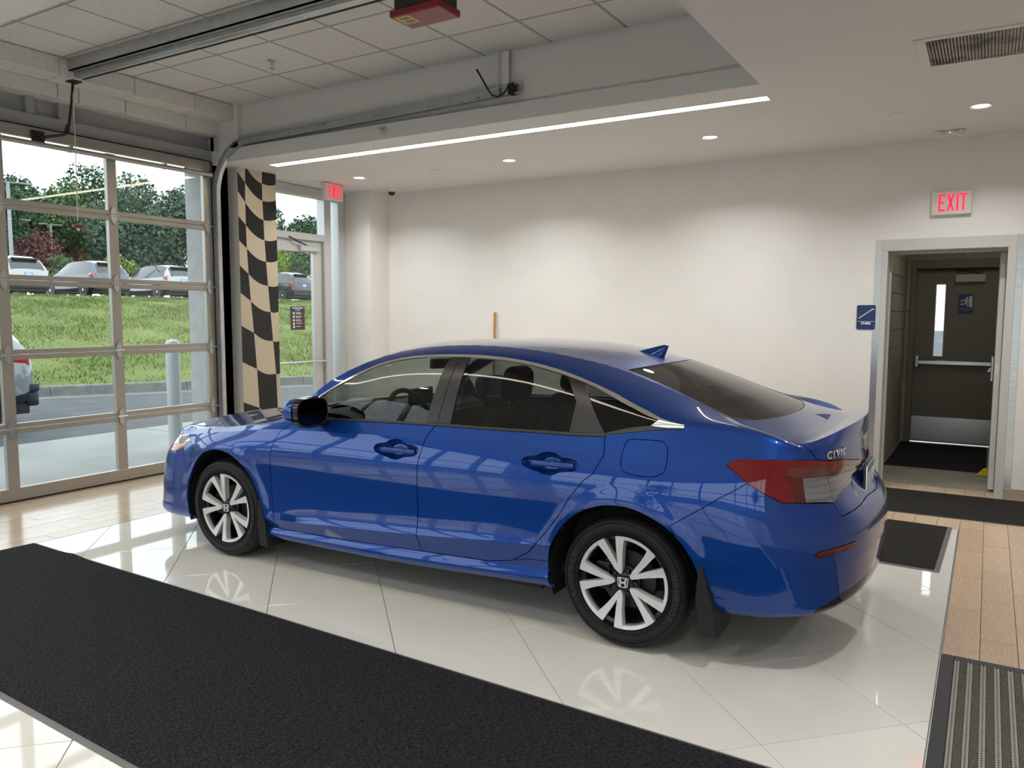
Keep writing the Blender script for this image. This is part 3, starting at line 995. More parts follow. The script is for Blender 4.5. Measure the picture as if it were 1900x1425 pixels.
setp(wd, 'yellow rubber wedge on the concrete beside the open door leaf', 'wedge')
bm = bmesh.new()
prism(bm, [(-.055, .002), (.06, .002), (.05, .07), (.01, .075)], -.03, .03, 'xz')
bmesh.ops.bevel(bm, geom=bm.edges[:], offset=.004, segments=1, affect='EDGES')
finish(bm, 'wedge_body', mat('yellow_rubber', (.62, .52, .02), .5), wd)
ll = empty('lobby_fill_light', (1.0, 7.0, 2.749))
setp(ll, 'unseen ceiling lamp added to brighten the stair lobby, above the doorway', 'light')
boxo('lens', (-.15, .15, -.3, .3, -.02, -.001), M['lamp'], ll, bevel=.004)  # glowing panel added out of view to lift the lobby
bs = empty('broom', (-3.875, 5.36, 0))
setp(bs, 'wooden broom leaning on the back wall behind the car roof', 'broom')
bm = bmesh.new()
tube(bm, [(0, -.02, .12), (-.005, .0, .85), (-.012, .032, 1.58)], .0145, 12)
finish(bm, 'handle', M['wood'], bs, 50)
boxo('brush_head', (-.17, .17, -.055, .015, .06, .12), M['wood'], bs, bevel=.01, seg=2)
bm = bmesh.new()
for i in range(15):
    for j in range(3): box(bm, -.16+i*.0225, -.16+i*.0225+.012, -.05+j*.022, -.05+j*.022+.012, .0005, .062)
setp(finish(bm, 'bristles', M['black'], bs), kind='stuff')

# ------------------------------------------------------------------ carpets and mats
M['carpet'] = noise_col(mat('charcoal_carpet', (.03, .03, .032), .95, spec=.15), (.006, .0065, .009), (.056, .057, .064), 110, 8, stretch=(.5, 2.2, 1), lo=.40, hi=.72, bump=.8)
M['matpile'] = noise_col(mat('black_mat_pile', (.03, .03, .03), .95, spec=.15), (.010, .0095, .009), (.045, .042, .038), 120, 5, lo=.38, hi=.68, bump=.8)
M['rubber'] = mat('grey_rubber_edge', (.13, .13, .13), .55)
M['rubberk'] = mat('black_rubber_edge', (.022, .022, .025), .5)
def carpet(name, quad, edge, h, mp, mr, label, wob=0.0):
    c = Vector((sum(p[0] for p in quad)/4, sum(p[1] for p in quad)/4, 0))
    e = empty(name, c)
    setp(e, label, 'carpet')
    Q = [Vector((p[0], p[1], 0))-c for p in quad]
    cen = sum(Q, Vector())/4
    bm = bmesh.new()
    NX, NY = 64, 16
    def P(s, t, z): 
        a = Q[0].lerp(Q[1], s)
        b = Q[3].lerp(Q[2], s)
        p = a.lerp(b, t)
        p.z = z
        return p
    Lx, Ly = (Q[1]-Q[0]).length, (Q[3]-Q[0]).length
    ex_, ey_ = edge/Lx, edge/Ly
    G = [[None]*(NY+1) for _ in range(NX+1)]
    for i in range(NX+1):
        for j in range(NY+1):
            s = ex_+(1-2*ex_)*i/NX
            t = ey_+(1-2*ey_)*j/NY
            z = h
            if wob: z += wob*max(0, math.exp(-((s-.10)/.02)**2-((t-.0)/.06)**2)+.6*math.exp(-((s-.005)/.02)**2-((t-.35)/.3)**2))
            G[i][j] = bm.verts.new(P(s, t, z))
    for i in range(NX):
        for j in range(NY): bm.faces.new((G[i][j], G[i+1][j], G[i+1][j+1], G[i][j+1]))
    ring = [G[i][0] for i in range(NX+1)]+[G[NX][j] for j in range(1, NY+1)]+[G[i][NY] for i in range(NX-1, -1, -1)]+[G[0][j] for j in range(NY-1, 0, -1)]
    low = [bm.verts.new((v_.co.x, v_.co.y, .0006)) for v_ in ring]
    n = len(ring)
    for i in range(n): bm.faces.new((ring[i], low[i], low[(i+1) % n], ring[(i+1) % n]))
    finish(bm, 'pile', mp, e, 50)
    bm = bmesh.new()
    for a, b in ((0, 1), (1, 2), (2, 3), (3, 0)):
        A, B = Q[a], Q[b]
        i1 = P(*{0: (ex_, ey_), 1: (1-ex_, ey_), 2: (1-ex_, 1-ey_), 3: (ex_, 1-ey_)}[a], 0)
        i2 = P(*{0: (ex_, ey_), 1: (1-ex_, ey_), 2: (1-ex_, 1-ey_), 3: (ex_, 1-ey_)}[b], 0)
        vs = [bm.verts.new((p.x, p.y, z)) for p, z in ((A, .0006), (B, .0006), (i2, h*.75), (i1, h*.75), (i1, .0006), (i2, .0006))]
        bm.faces.new((vs[0], vs[1], vs[2], vs[3]))
        bm.faces.new((vs[0], vs[4], vs[5], vs[1]))
    finish(bm, 'rubber_edge', mr, e)
    return e
carpet('carpet_runner', [(-4.405, .395), (.90, .296), (.90, -.95), (-4.41, -.775)], .024, .010, M['carpet'], M['rubber'], 'long charcoal carpet runner lying on the tiles in front of the car', wob=.014)
carpet('door_mat', [(-.35, 5.372), (2.4, 5.39), (2.4, 4.50), (-.35, 4.43)], .012, .008, M['matpile'], M['rubberk'], 'wide black mat lying across the stair doorway')
carpet('door_mat', [(.03, 4.20), (.912, 4.166), (.885, 2.945), (.0, 2.985)], .03, .008, M['matpile'], M['rubber'], 'smaller black mat on the white tiles right behind the car')
carpet('door_mat', [(.20, 8.36), (1.125, 8.36), (1.118, 6.60), (.19, 6.57)], .012, .007, M['matpile'], M['rubberk'], 'black mat on the concrete of the stair lobby')
em_ = empty('entrance_mat', (1.9, .2, 0))
setp(em_, 'ribbed entrance mat with black border at the lower right', 'mat')
EX0, EX1, EY0, EY1 = .958, 2.85, -1.3, 1.642
bm = bmesh.new()
for d in ((EX0, EX0+.052, EY0, EY1), (EX1-.05, EX1, EY0, EY1), (EX0+.052, EX1-.05, EY1-.05, EY1), (EX0+.052, EX1-.05, EY0, EY0+.05)):
    box(bm, d[0]-1.9, d[1]-1.9, d[2]-.2, d[3]-.2, .0005, .011, bevel=.003)
finish(bm, 'border', M['rubberk'], em_)
M['strip'] = noise_col(mat('taupe_carpet_strip', (.1, .09, .075), .9, spec=.2), (.075, .068, .055), (.125, .115, .098), 60, stretch=(3, 1, 1), bump=.5)
M['railm'] = mat('grey_tread_rail', (.30, .30, .27), .45)
boxo('backing', (EX0+.052-1.9, EX1-.05-1.9, EY0+.05-.2, EY1-.05-.2, .0005, .004), M['black'], em_)
x = EX0+.052
rail_me = strip_me = None
while x < EX1-.075:
    if rail_me is None:
        bm = bmesh.new()
        L = EY1-EY0-.1
        for a in (0, .0135): box(bm, a-.01025, a-.01025+.007, -L/2, L/2, .004, .0108, bevel=.0015)
        nb = int(L/.018)
        for i in range(nb): box(bm, -.0035, .0035, -L/2+i*L/nb, -L/2+i*L/nb+.008, .004, .0088)
        o = finish(bm, 'tread_rail', M['railm'], em_)
        rail_me = o.data
        bm = bmesh.new()
        box(bm, -.0145, .0145, -L/2, L/2, .004, .0092, bevel=.002)
        o2 = finish(bm, 'carpet_strip', M['strip'], em_)
        strip_me = o2.data
    else:
        o = link('tread_rail', rail_me, em_)
        o2 = link('carpet_strip', strip_me, em_)
    o.location = (x+.012-1.9, (EY0+EY1)/2-.2, 0)
    o2.location = (x+.012+.0255-1.9, (EY0+EY1)/2-.2, 0)
    x += .0507
# ================================================================== the blue sedan
# ---- body control net: rows bottom->top, 22 stations nose->tail (x rearward from front axle, y outward, z up)
XS=[-.42,-.2,0,.25,.45,.8,1.2,1.6,2.0,2.35,2.65,2.95,3.2,3.40]
def _row(front,ys,zs,rear,xs=XS):
    return front+[(x,y,z) for x,y,z in zip(xs,ys,zs)]+rear
ROWS=[
_row([(-.86,0,.19),(-.845,.36,.185),(-.82,.655,.18),(-.66,.79,.182)],
 [.82,.845,.855,.855,.855,.855,.855,.855,.855,.855,.85,.84,.83,.795],
 [.19,.19,.188,.186,.185,.184,.187,.197,.214,.228,.238,.25,.257,.262],
 [(3.53,.72,.28),(3.63,.56,.30),(3.68,.3,.31),(3.69,0,.31)]),
_row([(-.895,0,.21),(-.88,.37,.205),(-.855,.67,.20),(-.68,.81,.205)],
 [.845,.872,.884,.886,.886,.886,.886,.886,.886,.886,.88,.872,.858,.828],
 [.215,.217,.216,.214,.213,.212,.216,.228,.246,.262,.274,.284,.286,.287],
 [(3.555,.755,.295),(3.665,.58,.315),(3.72,.32,.33),(3.735,0,.33)]),
_row([(-.90,0,.26),(-.885,.37,.26),(-.855,.67,.262),(-.685,.81,.27)],
 [.852,.872,.876,.874,.872,.872,.872,.872,.872,.873,.876,.878,.868,.84],
 [.28,.272,.262,.258,.258,.264,.274,.289,.304,.318,.328,.334,.336,.336],
 [(3.56,.765,.35),(3.675,.59,.37),(3.735,.33,.385),(3.75,0,.385)]),
_row([(-.90,0,.33),(-.885,.37,.33),(-.845,.665,.33),(-.68,.81,.33)],
 [.852,.88,.89,.893,.896,.898,.899,.899,.899,.899,.900,.899,.886,.853],
 [.33,.325,.318,.316,.318,.336,.362,.389,.418,.447,.472,.493,.50,.50],
 [(3.56,.775,.505),(3.68,.60,.51),(3.745,.33,.515),(3.762,0,.515)]),
_row([(-.90,0,.45),(-.88,.37,.46),(-.835,.655,.48),(-.675,.80,.50)],
 [.84,.880,.896,.898,.899,.900,.901,.901,.901,.902,.905,.905,.889,.855],
 [.53,.55,.555,.555,.555,.556,.558,.562,.566,.57,.575,.58,.582,.582],
 [(3.555,.772,.62),(3.67,.60,.64),(3.73,.33,.655),(3.748,0,.66)]),
_row([(-.885,0,.56),(-.86,.36,.57),(-.79,.645,.60),(-.64,.775,.65)],
 [.81,.862,.886,.897,.901,.903,.903,.903,.903,.905,.907,.904,.882,.837],
 [.69,.735,.755,.765,.77,.775,.778,.78,.782,.785,.788,.788,.78,.765],
 [(3.515,.745,.78),(3.60,.59,.78),(3.652,.33,.78),(3.672,0,.78)]),
_row([(-.87,0,.63),(-.845,.35,.64),(-.76,.62,.66),(-.615,.745,.705)],
 [.785,.825,.845,.862,.868,.872,.872,.872,.872,.871,.872,.868,.848,.803],
 [.75,.784,.81,.842,.863,.880,.894,.905,.912,.916,.921,.928,.935,.942],
 [(3.49,.725,.945),(3.575,.60,.945),(3.632,.33,.945),(3.652,0,.945)]),
_row([(-.865,0,.665),(-.84,.35,.675),(-.755,.61,.695),(-.61,.715,.755)],
 [.75,.79,.808,.822,.830,.836,.837,.837,.836,.833,.826,.806,.785,.772],
 [.785,.815,.837,.869,.898,.949,.973,.985,.991,.998,1.013,1.055,1.034,1.0],
 [(3.485,.71,.98),(3.57,.595,.985),(3.635,.33,1.0),(3.652,0,1.008)]),
_row([(-.86,0,.69),(-.835,.35,.697),(-.75,.60,.715),(-.61,.69,.776)],
 [.725,.765,.79,.815,.825,.782,.695,.672,.670,.690,.735,.775,.735,.735],
 [.797,.82,.838,.874,.911,1.097,1.290,1.343,1.336,1.277,1.183,1.095,1.08,1.035],
 [(3.48,.70,1.0),(3.55,.60,1.008),(3.63,.33,1.04),(3.655,0,1.05)]),
_row([(-.845,0,.705),(-.82,.34,.712),(-.735,.585,.735),(-.60,.66,.786)],
 [.70,.735,.76,.793,.80,.765,.625,.585,.58,.575,.55,.575,.63,.69],
 [.80,.815,.832,.872,.917,1.136,1.335,1.390,1.386,1.345,1.286,1.185,1.085,1.03],
 [(3.46,.68,1.012),(3.53,.60,1.022),(3.625,.33,1.062),(3.655,0,1.074)],
 xs=[-.42,-.2,0,.25,.47,.78,1.2,1.6,2.0,2.34,2.60,2.90,3.18,3.38]),
]
NET=np.array(ROWS,float)            # 10 x 22 x 3
def nat_spline(t,P):
    n=len(t)-1;h=np.diff(t);A=np.zeros((n+1,n+1));B=np.zeros((n+1,)+P.shape[1:])
    A[0,0]=A[n,n]=1
    for i in range(1,n):
        A[i,i-1]=h[i-1];A[i,i]=2*(h[i-1]+h[i]);A[i,i+1]=h[i]
        B[i]=6*((P[i+1]-P[i])/h[i]-(P[i]-P[i-1])/h[i-1])
    return np.linalg.solve(A,B.reshape(n+1,-1)).reshape(B.shape)
def ev_spline(t,P,M,q):
    k=np.clip(np.searchsorted(t,q,side='right')-1,0,len(t)-2)
    h=(t[k+1]-t[k]);a=(t[k+1]-q)/h;b=1-a
    sh=(-1,)+(1,)*(P.ndim-1)
    a=a.reshape(sh);b=b.reshape(sh);h=h.reshape(sh)
    return a*P[k]+b*P[k+1]+((a**3-a)*M[k]+(b**3-b)*M[k+1])*h*h/6
# symmetric extension through the centreline so nose and tail are smooth across y=0
_ref=NET[4]
_d=np.linalg.norm(np.diff(NET,axis=1),axis=2).mean(0)
TK=np.concatenate([[0],np.cumsum(_d)])
def _ext(P):
    f=P[:, [3,2,1]]*np.array([1,-1,1]);r=P[:, [20,19,18]]*np.array([1,-1,1])
    return np.concatenate([f,P,r],1)
_E=_ext(NET).transpose(1,0,2)       # 28 x 10 x 3
_TE=np.concatenate([-TK[[3,2,1]],TK,2*TK[-1]-TK[[20,19,18]]])
_ME=nat_spline(_TE,_E)
def u2t(u):
    return np.interp(u,np.arange(22),TK)
SEG=[(0,2),(2,3),(3,6),(6,7),(7,9)]
def rows_at(u):
    return ev_spline(_TE,_E,_ME,u2t(np.asarray(u,float)))   # n x 10 x 3
def flare(P):
    # wheel-arch lips swell outward
    out=np.zeros(len(P))
    for ax,r0 in ((0.0,.375),(2.736,.38)):
        d=np.hypot(P[:,0]-ax,P[:,2]-.318)-r0
        w=np.clip((.088-d)/.075,0,1);w=w*w*(3-2*w)*np.clip((P[:,2]-.27)/.12,0,1)
        out=np.maximum(out,w*.007*(d<.09))
    return out
def band(u,v,raw=False):
    u=np.asarray(u,float).ravel();v=np.asarray(v,float).ravel()
    R=rows_at(u);out=np.zeros((len(u),3))
    for a,b in SEG:
        m=(v>=a-1e-9)&(v<=b+1e-9) if b==9 else (v>=a-1e-9)&(v<b-1e-9)
        if not m.any(): continue
        Q=R[m][:,a:b+1];vv=v[m]-a
        if b-a==1:
            f=vv[:,None];out[m]=Q[:,0]*(1-f)+Q[:,1]*f
            if (a,b)==(6,7): # gentle tumblehome crown
                pass
        else:
            d=np.linalg.norm(np.diff(Q,axis=1),axis=2)+1e-4
            d=d.mean(0,keepdims=True)*.5+d*.5
            N,n=Q.shape[0],b-a
            A=np.zeros((N,n+1,n+1));B=np.zeros((N,n+1,3));A[:,0,0]=A[:,n,n]=1
            for i in range(1,n):
                A[:,i,i-1]=d[:,i-1];A[:,i,i]=2*(d[:,i-1]+d[:,i]);A[:,i,i+1]=d[:,i]
                B[:,i]=6*((Q[:,i+1]-Q[:,i])/d[:,i:i+1]-(Q[:,i]-Q[:,i-1])/d[:,i-1:i])
            M=np.linalg.solve(A,B)
            k=np.minimum(vv.astype(int),n-1);I=np.arange(N);h=d[I,k][:,None];bb=(vv-k)[:,None];aa=1-bb
            out[m]=aa*Q[I,k]+bb*Q[I,k+1]+((aa**3-aa)*M[I,k]+(bb**3-bb)*M[I,k+1])*h*h/6
    # door skins swell into the lower crease
    dr=np.clip((out[:,0]-.3)/.5,0,1)*np.clip((2.45-out[:,0])/.4,0,1)
    zc=np.interp(out[:,0],[.25,.45,.8,1.2,1.6,2.0,2.35],[.316,.318,.336,.362,.389,.418,.447])
    hz=out[:,2]-zc
    out[:,1]+=.014*dr*np.where(hz>=0,np.exp(-np.maximum(hz,0)/.035),np.clip(1+hz/.13,0,1))
    if not raw: out[:,1]+=flare(out)
    return out
# top strip: chord between the two T curves, crowned.  knots: station -> (dx,dz)
TOPK=np.array([(0,0,0),(1,-.012,.008),(2,-.03,.026),(3,-.04,.034),(4,-.02,.038),(6,-.01,.044),(7,-.05,.042),(8,-.17,.022)])
WINK=np.array([(8,-.17,.022),(9,-.20,.032),(10,-.09,.042)])
ROOK=np.array([(10,-.09,.042),(11,0,.025),(12,.03,.022),(13,.09,.020),(14,.10,.022)])
BACK=np.array([(14,.10,.022),(15,.10,.018),(16,.12,.008)])
DECK=np.array([(16,.12,.008),(17,.09,.006),(18,.07,.02),(19,.03,.015),(20,.01,.003),(21,0,0)])
def top(u,w):
    u=np.asarray(u,float).ravel();w=np.asarray(w,float).ravel()
    T=rows_at(u)[:,9]
    dx=np.zeros(len(u));dz=np.zeros(len(u))
    for K in (TOPK,WINK,ROOK,BACK,DECK):
        m=(u>=K[0,0]-1e-9)&(u<=K[-1,0]+1e-9)
        if m.any():
            for j,arr in ((1,dx),(2,dz)):
                M=nat_spline(K[:,0],K[:,j].copy());arr[m]=ev_spline(K[:,0],K[:,j].copy(),M,u[m])
    c=1-np.abs(w)**2.2
    return np.stack([T[:,0]+dx*(1-w*w),T[:,1]*w,T[:,2]+dz*c],1)

REG = {'rd_r': [[13.88,7.017], [13.921,6.672], [13.97,5.98], [13.815,5.27], [13.429,4.592], [13.077,3.791], [12.885,3.142], [12.73,2.662], [12.408,2.172], [11.996,1.973]],
'gap': [[18.193,8.176], [18.352,7.084], [18.519,6.042], [18.779,5.61], [18.915,5.306], [18.883,4.973], [18.889,4.832]],
'lidlow': [[18.889,4.832], [18.926,4.623], [18.964,4.427], [19.433,4.448], [20.465,4.487], [21.0,4.42]],
'tail': [[16.002,5.904], [16.233,6.107], [16.985,6.182], [18.517,5.99], [19.461,5.891], [20.501,5.63], [20.739,5.289], [20.279,5.251], [19.809,5.185], [19.313,5.065], [18.899,4.846], [18.053,4.934], [17.58,5.005], [17.202,5.066], [16.824,5.258], [16.455,5.486]],
'clear': [[17.926,5.579], [18.804,5.581], [19.598,5.542], [20.738,5.402], [20.756,5.275], [20.273,5.237], [19.809,5.185], [19.313,5.065], [18.894,4.839], [17.96,4.958]],
'bumpl': [[15.107,4.286], [15.767,4.827], [16.455,5.486]],
'head': [[2.68,6.58], [3.48,6.2], [3.876,6.156], [4.115,5.28], [3.825,4.89], [3.627,4.73], [3.493,4.725]],
'amber': [[3.45,5.221], [4.115,5.28], [3.825,4.89], [3.627,4.73]],
'refl': [[18.018,3.455], [18.12,3.559], [19.117,3.561], [19.171,3.49], [19.154,3.426], [18.087,3.336]],
'diff': [[18.0,0.68], [18.087,1.466], [18.752,2.002], [19.281,2.045], [19.943,2.066], [20.775,2.129], [21.0,2.27]],
'bumpf': [[4.115,5.28], [4.287,4.954], [4.421,4.725], [4.515,4.553]],
'fuel': [[14.28,6.525], [14.331,6.657], [14.607,6.611], [14.864,6.549], [14.947,6.354], [14.974,6.124], [14.975,5.732], [14.944,5.544], [14.867,5.43], [14.769,5.367], [14.566,5.353], [14.373,5.408], [14.28,5.504], [14.25,5.783], [14.256,6.136]],
'archf': [[7.448,0.0], [7.528,0.541], [7.584,1.647], [7.616,2.437], [7.624,3.041], [7.607,3.222], [7.565,3.4], [7.5,3.573], [7.411,3.737], [7.301,3.891], [7.171,4.036], [7.022,4.18], [6.884,4.307], [6.739,4.417], [6.585,4.508], [6.423,4.579], [6.256,4.63], [6.086,4.659], [5.893,4.666], [5.681,4.65], [5.473,4.613], [5.271,4.555], [5.076,4.476], [4.902,4.377], [4.747,4.253], [4.607,4.103], [4.485,3.939], [4.383,3.775], [4.302,3.593], [4.244,3.398], [4.207,3.194], [4.192,2.938], [4.198,2.074], [4.226,1.426], [4.283,0.362], [4.368,0.0]],
'archr': [[15.546,0.0], [15.601,0.0], [15.635,0.0], [15.651,0.914], [15.656,1.818], [15.642,2.207], [15.608,2.47], [15.555,2.727], [15.484,2.975], [15.396,3.397], [15.292,3.81], [15.173,4.077], [15.04,4.214], [14.912,4.33], [14.781,4.424], [14.643,4.496], [14.502,4.544], [14.357,4.568], [14.213,4.569], [14.069,4.547], [13.928,4.503], [13.791,4.437], [13.66,4.349], [13.538,4.242], [13.426,4.116], [13.326,3.951], [13.238,3.663], [13.164,3.358], [13.104,3.038], [13.06,2.724], [13.032,2.398], [13.02,2.064], [13.025,1.395], [13.047,0.357], [13.085,0.0], [13.139,0.0]],
'lipf1': [[7.828,1.399], [7.86,2.169], [7.874,2.818], [7.87,3.118], [7.849,3.282], [7.81,3.443], [7.754,3.599], [7.681,3.751], [7.593,3.895], [7.488,4.034], [7.37,4.176], [7.238,4.308], [7.094,4.429], [6.95,4.539], [6.817,4.637], [6.678,4.722], [6.533,4.794], [6.384,4.852], [6.231,4.896], [6.077,4.924], [5.903,4.935], [5.711,4.928], [5.521,4.904], [5.335,4.864], [5.153,4.809], [4.979,4.74], [4.827,4.658], [4.682,4.559], [4.547,4.441], [4.424,4.302], [4.315,4.143], [4.221,3.97], [4.143,3.811], [4.08,3.64], [4.033,3.459], [4.001,3.27], [3.983,3.077], [3.981,2.532], [3.992,1.83], [4.018,1.255]],
'lipf2': [[7.897,1.334], [7.93,2.14], [7.944,2.807], [7.94,3.121], [7.918,3.29], [7.878,3.456], [7.82,3.618], [7.745,3.775], [7.653,3.923], [7.546,4.071], [7.423,4.218], [7.287,4.354], [7.138,4.48], [6.982,4.594], [6.844,4.696], [6.7,4.785], [6.55,4.861], [6.396,4.923], [6.239,4.971], [6.08,5.007], [5.9,5.048], [5.701,5.034], [5.505,4.987], [5.312,4.945], [5.125,4.888], [4.949,4.817], [4.791,4.732], [4.642,4.629], [4.503,4.507], [4.376,4.364], [4.264,4.198], [4.168,4.013], [4.088,3.845], [4.024,3.667], [3.977,3.479], [3.945,3.283], [3.928,3.082], [3.925,2.525], [3.937,1.809], [3.962,1.212]],
'lipr1': [[15.832,0.0], [15.85,0.39], [15.858,1.434], [15.855,2.057], [15.838,2.296], [15.806,2.531], [15.76,2.762], [15.7,2.987], [15.628,3.39], [15.545,3.782], [15.45,4.063], [15.345,4.205], [15.23,4.335], [15.105,4.45], [14.976,4.551], [14.858,4.635], [14.735,4.703], [14.609,4.754], [14.48,4.788], [14.35,4.806], [14.219,4.806], [14.09,4.79], [13.962,4.758], [13.836,4.709], [13.713,4.645], [13.596,4.567], [13.484,4.474], [13.379,4.367], [13.282,4.248], [13.193,4.117], [13.113,3.955], [13.043,3.688], [12.986,3.41], [12.944,3.124], [12.912,2.834], [12.89,2.536], [12.877,2.231], [12.875,1.836], [12.883,1.141], [12.902,0.058]],
'lipr2': [[15.886,0.0], [15.906,0.327], [15.916,1.428], [15.913,2.063], [15.895,2.309], [15.861,2.552], [15.813,2.79], [15.752,3.041], [15.677,3.47], [15.59,3.875], [15.493,4.106], [15.384,4.253], [15.265,4.387], [15.136,4.506], [14.999,4.609], [14.877,4.696], [14.75,4.766], [14.619,4.819], [14.486,4.854], [14.352,4.872], [14.217,4.873], [14.084,4.856], [13.952,4.822], [13.821,4.772], [13.695,4.706], [13.573,4.624], [13.458,4.528], [13.35,4.418], [13.25,4.295], [13.158,4.16], [13.075,4.013], [13.003,3.748], [12.95,3.463], [12.907,3.169], [12.873,2.869], [12.85,2.56], [12.838,2.244], [12.835,1.839], [12.844,1.121], [12.863,0.0]],
'cup1': [[10.177,5.397], [10.201,5.557], [10.275,5.635], [10.368,5.678], [10.436,5.805], [10.532,5.869], [10.622,5.842], [10.713,5.692], [10.828,5.67], [10.906,5.599], [10.935,5.492], [10.927,5.348], [10.881,5.243], [10.742,5.169], [10.692,5.133], [10.649,5.063], [10.581,5.013], [10.487,5.023], [10.406,5.112], [10.302,5.167], [10.219,5.252]],
'cup2': [[12.597,5.44], [12.625,5.585], [12.709,5.658], [12.815,5.7], [12.892,5.819], [13.002,5.881], [13.123,5.859], [13.245,5.721], [13.399,5.702], [13.503,5.635], [13.542,5.534], [13.531,5.397], [13.47,5.299], [13.283,5.231], [13.216,5.198], [13.159,5.133], [13.068,5.088], [12.95,5.099], [12.858,5.182], [12.739,5.233], [12.645,5.31]],
'hc': [[10.569,5.408], [13.059,5.478]],
'dull': [[17.378,5.893], [18.5,5.823], [19.467,5.733], [20.495,5.493], [20.738,5.402], [19.598,5.542], [18.804,5.581], [17.926,5.579], [17.482,5.654]],
'tdark': [[17.247,5.694], [17.482,5.654], [17.926,5.579], [17.961,4.962], [17.613,5.005], [17.464,5.513]]}
_band0 = band
_hc = [band([u], [v], raw=True)[0] for u, v in REG['hc']]
def band(u, v):
    """side skin with the plate recess pressed in"""
    P = _band0(u, v)
    rr = np.clip((P[:, 0]-3.5)/.05, 0, 1)
    a = np.clip((.36-np.abs(P[:, 1]))/.05, 0, 1)*np.clip((P[:, 2]-.70)/.03, 0, 1)*np.clip((.845-P[:, 2])/.03, 0, 1)
    P[:, 0] -= .012*rr*a*a*(3-2*a)
    return P

M['paint'] = mat('blue_metallic_paint', (.0028, .046, .27), .38, .55, spec=.08, coat=1.0, coatr=.01)
M['gloss'] = mat('gloss_black_trim', (.010, .010, .011), .09)
M['trim'] = mat('satin_black_trim', (.022, .021, .021), .33)
M['chrome'] = mat('chrome', (.95, .94, .91), .2, 1.0)
M['tintf'] = glass('front_side_glass', (.50, .54, .51), ior=1.5)
M['tintr'] = glass('rear_side_glass', (.27, .285, .28), ior=1.5)
M['tintb'] = glass('rear_window_glass', (.14, .15, .15), ior=1.5)
M['screen'] = glass('windscreen_glass', (.62, .68, .66), ior=1.5)
M['redlens'] = mat('red_lamp_lens', (.15, .0006, .003), .16, spec=.15, coat=1.0)
M['darkred'] = mat('dark_red_reflector', (.085, .0006, .0016), .12, spec=.2, coat=1.0)
M['dullred'] = mat('dull_red_lens', (.10, .004, .007), .07, coat=1.0)  # duller red stands in for the reflection on this lens strip
M['clearlens'] = noise_col(mat('smoked_clear_lens', (.2, .2, .2), .06, coat=1.0), (.11, .115, .12), (.19, .195, .20), 2, stretch=(1, 1, 40))
M['lampin'] = mat('lamp_reflector', (.72, .72, .70), .25, .3, coat=1.0)
M['headlens'] = mat('headlamp_lens', (.62, .66, .70), .06, .5, coat=1.0)
M['amber'] = mat('amber_reflector', (.42, .13, .05), .15, coat=1.0)
M['tyre'] = noise_col(mat('tyre_rubber', (.01, .01, .01), .50, spec=.28), (.007, .007, .0075), (.012, .012, .0125), 30)
M['rim'] = noise_col(mat('silver_wheel_paint', (.66, .67, .68), .30, .35), (.70, .71, .72), (.76, .77, .78), 18)
M['rimk'] = mat('black_wheel_centre', (.010, .010, .011), .25)
M['disc'] = mat('brake_disc', (.05, .05, .05), .42, .8)
M['seat'] = noise_col(mat('black_seat_cloth', (.02, .02, .021), .85), (.014, .014, .015), (.026, .026, .027), 90)
M['dash'] = mat('black_dashboard', (.014, .014, .015), .55)
M['flap'] = mat('textured_mud_flap', (.012, .012, .0125), .6, spec=.3)
M['under'] = mat('underbody_black', (.006, .006, .006), .8)

car = empty('car', (-3.08162, 1.75276, 0), .0148846)
setp(car, 'glossy blue four-door sedan with silver and black wheels parked on the white tiles', 'car')

# ---- cut the (u, v) sheet of the side skin along the panel lines
def sheet(us, vs):
    bm = bmesh.new()
    V = [[bm.verts.new((u, v, 0)) for v in vs] for u in us]
    buckets = {}
    for i in range(len(us)-1):
        for j in range(len(vs)-1):
            f = bm.faces.new((V[i][j], V[i+1][j], V[i+1][j+1], V[i][j+1]))
            buckets.setdefault((int((us[i]+us[i+1])/2), int((vs[j]+vs[j+1])/2)), set()).add(f)
    return bm, buckets
def cut(bm, buckets, poly, closed=True):
    n = len(poly)
    for i in range(n if closed else n-1):
        (ax, ay), (bx, by) = poly[i], poly[(i+1) % n]
        dx, dy = bx-ax, by-ay
        L = math.hypot(dx, dy)
        if L < 1e-6: continue
        nx, ny = -dy/L, dx/L
        tx, ty = dx/L, dy/L
        sel, keys = [], []
        for iu in range(int(math.floor(min(ax, bx)-.01)), int(math.floor(max(ax, bx)+.01))+1):
            for iv in range(int(math.floor(min(ay, by)-.01)), int(math.floor(max(ay, by)+.01))+1):
                S = buckets.get((iu, iv))
                if not S: continue
                keys.append((iu, iv))
                for f in S:
                    lo = hi = 0
                    t0, t1 = 1e9, -1e9
                    for v in f.verts:
                        px, py = v.co.x-ax, v.co.y-ay
                        d = px*nx+py*ny
                        t = px*tx+py*ty
                        if d > 1e-6: hi = 1
                        elif d < -1e-6: lo = 1
                        if t < t0: t0 = t
                        if t > t1: t1 = t
                    if lo and hi and t1 > 1e-6 and t0 < L-1e-6: sel.append(f)
        if not sel: continue
        geom = list({x for f in sel for x in (list(f.verts)+list(f.edges)+[f])})
        r = bmesh.ops.bisect_plane(bm, geom=geom, dist=1e-7, plane_co=(ax, ay, 0), plane_no=(nx, ny, 0))
        for f in r['geom']:
            if isinstance(f, bmesh.types.BMFace):
                c = f.calc_center_median()
                buckets.setdefault((int(c.x), int(c.y)), set()).add(f)
def inside(P, X, Y):
    r = np.zeros(len(X), bool)
    n = len(P)
    for i in range(n):
        x1, y1 = P[i]
        x2, y2 = P[(i+1) % n]
        c = (y1 > Y) != (y2 > Y)
        if y1 != y2: r ^= c & (X < (x2-x1)*(Y-y1)/(y2-y1)+x1)
    return r
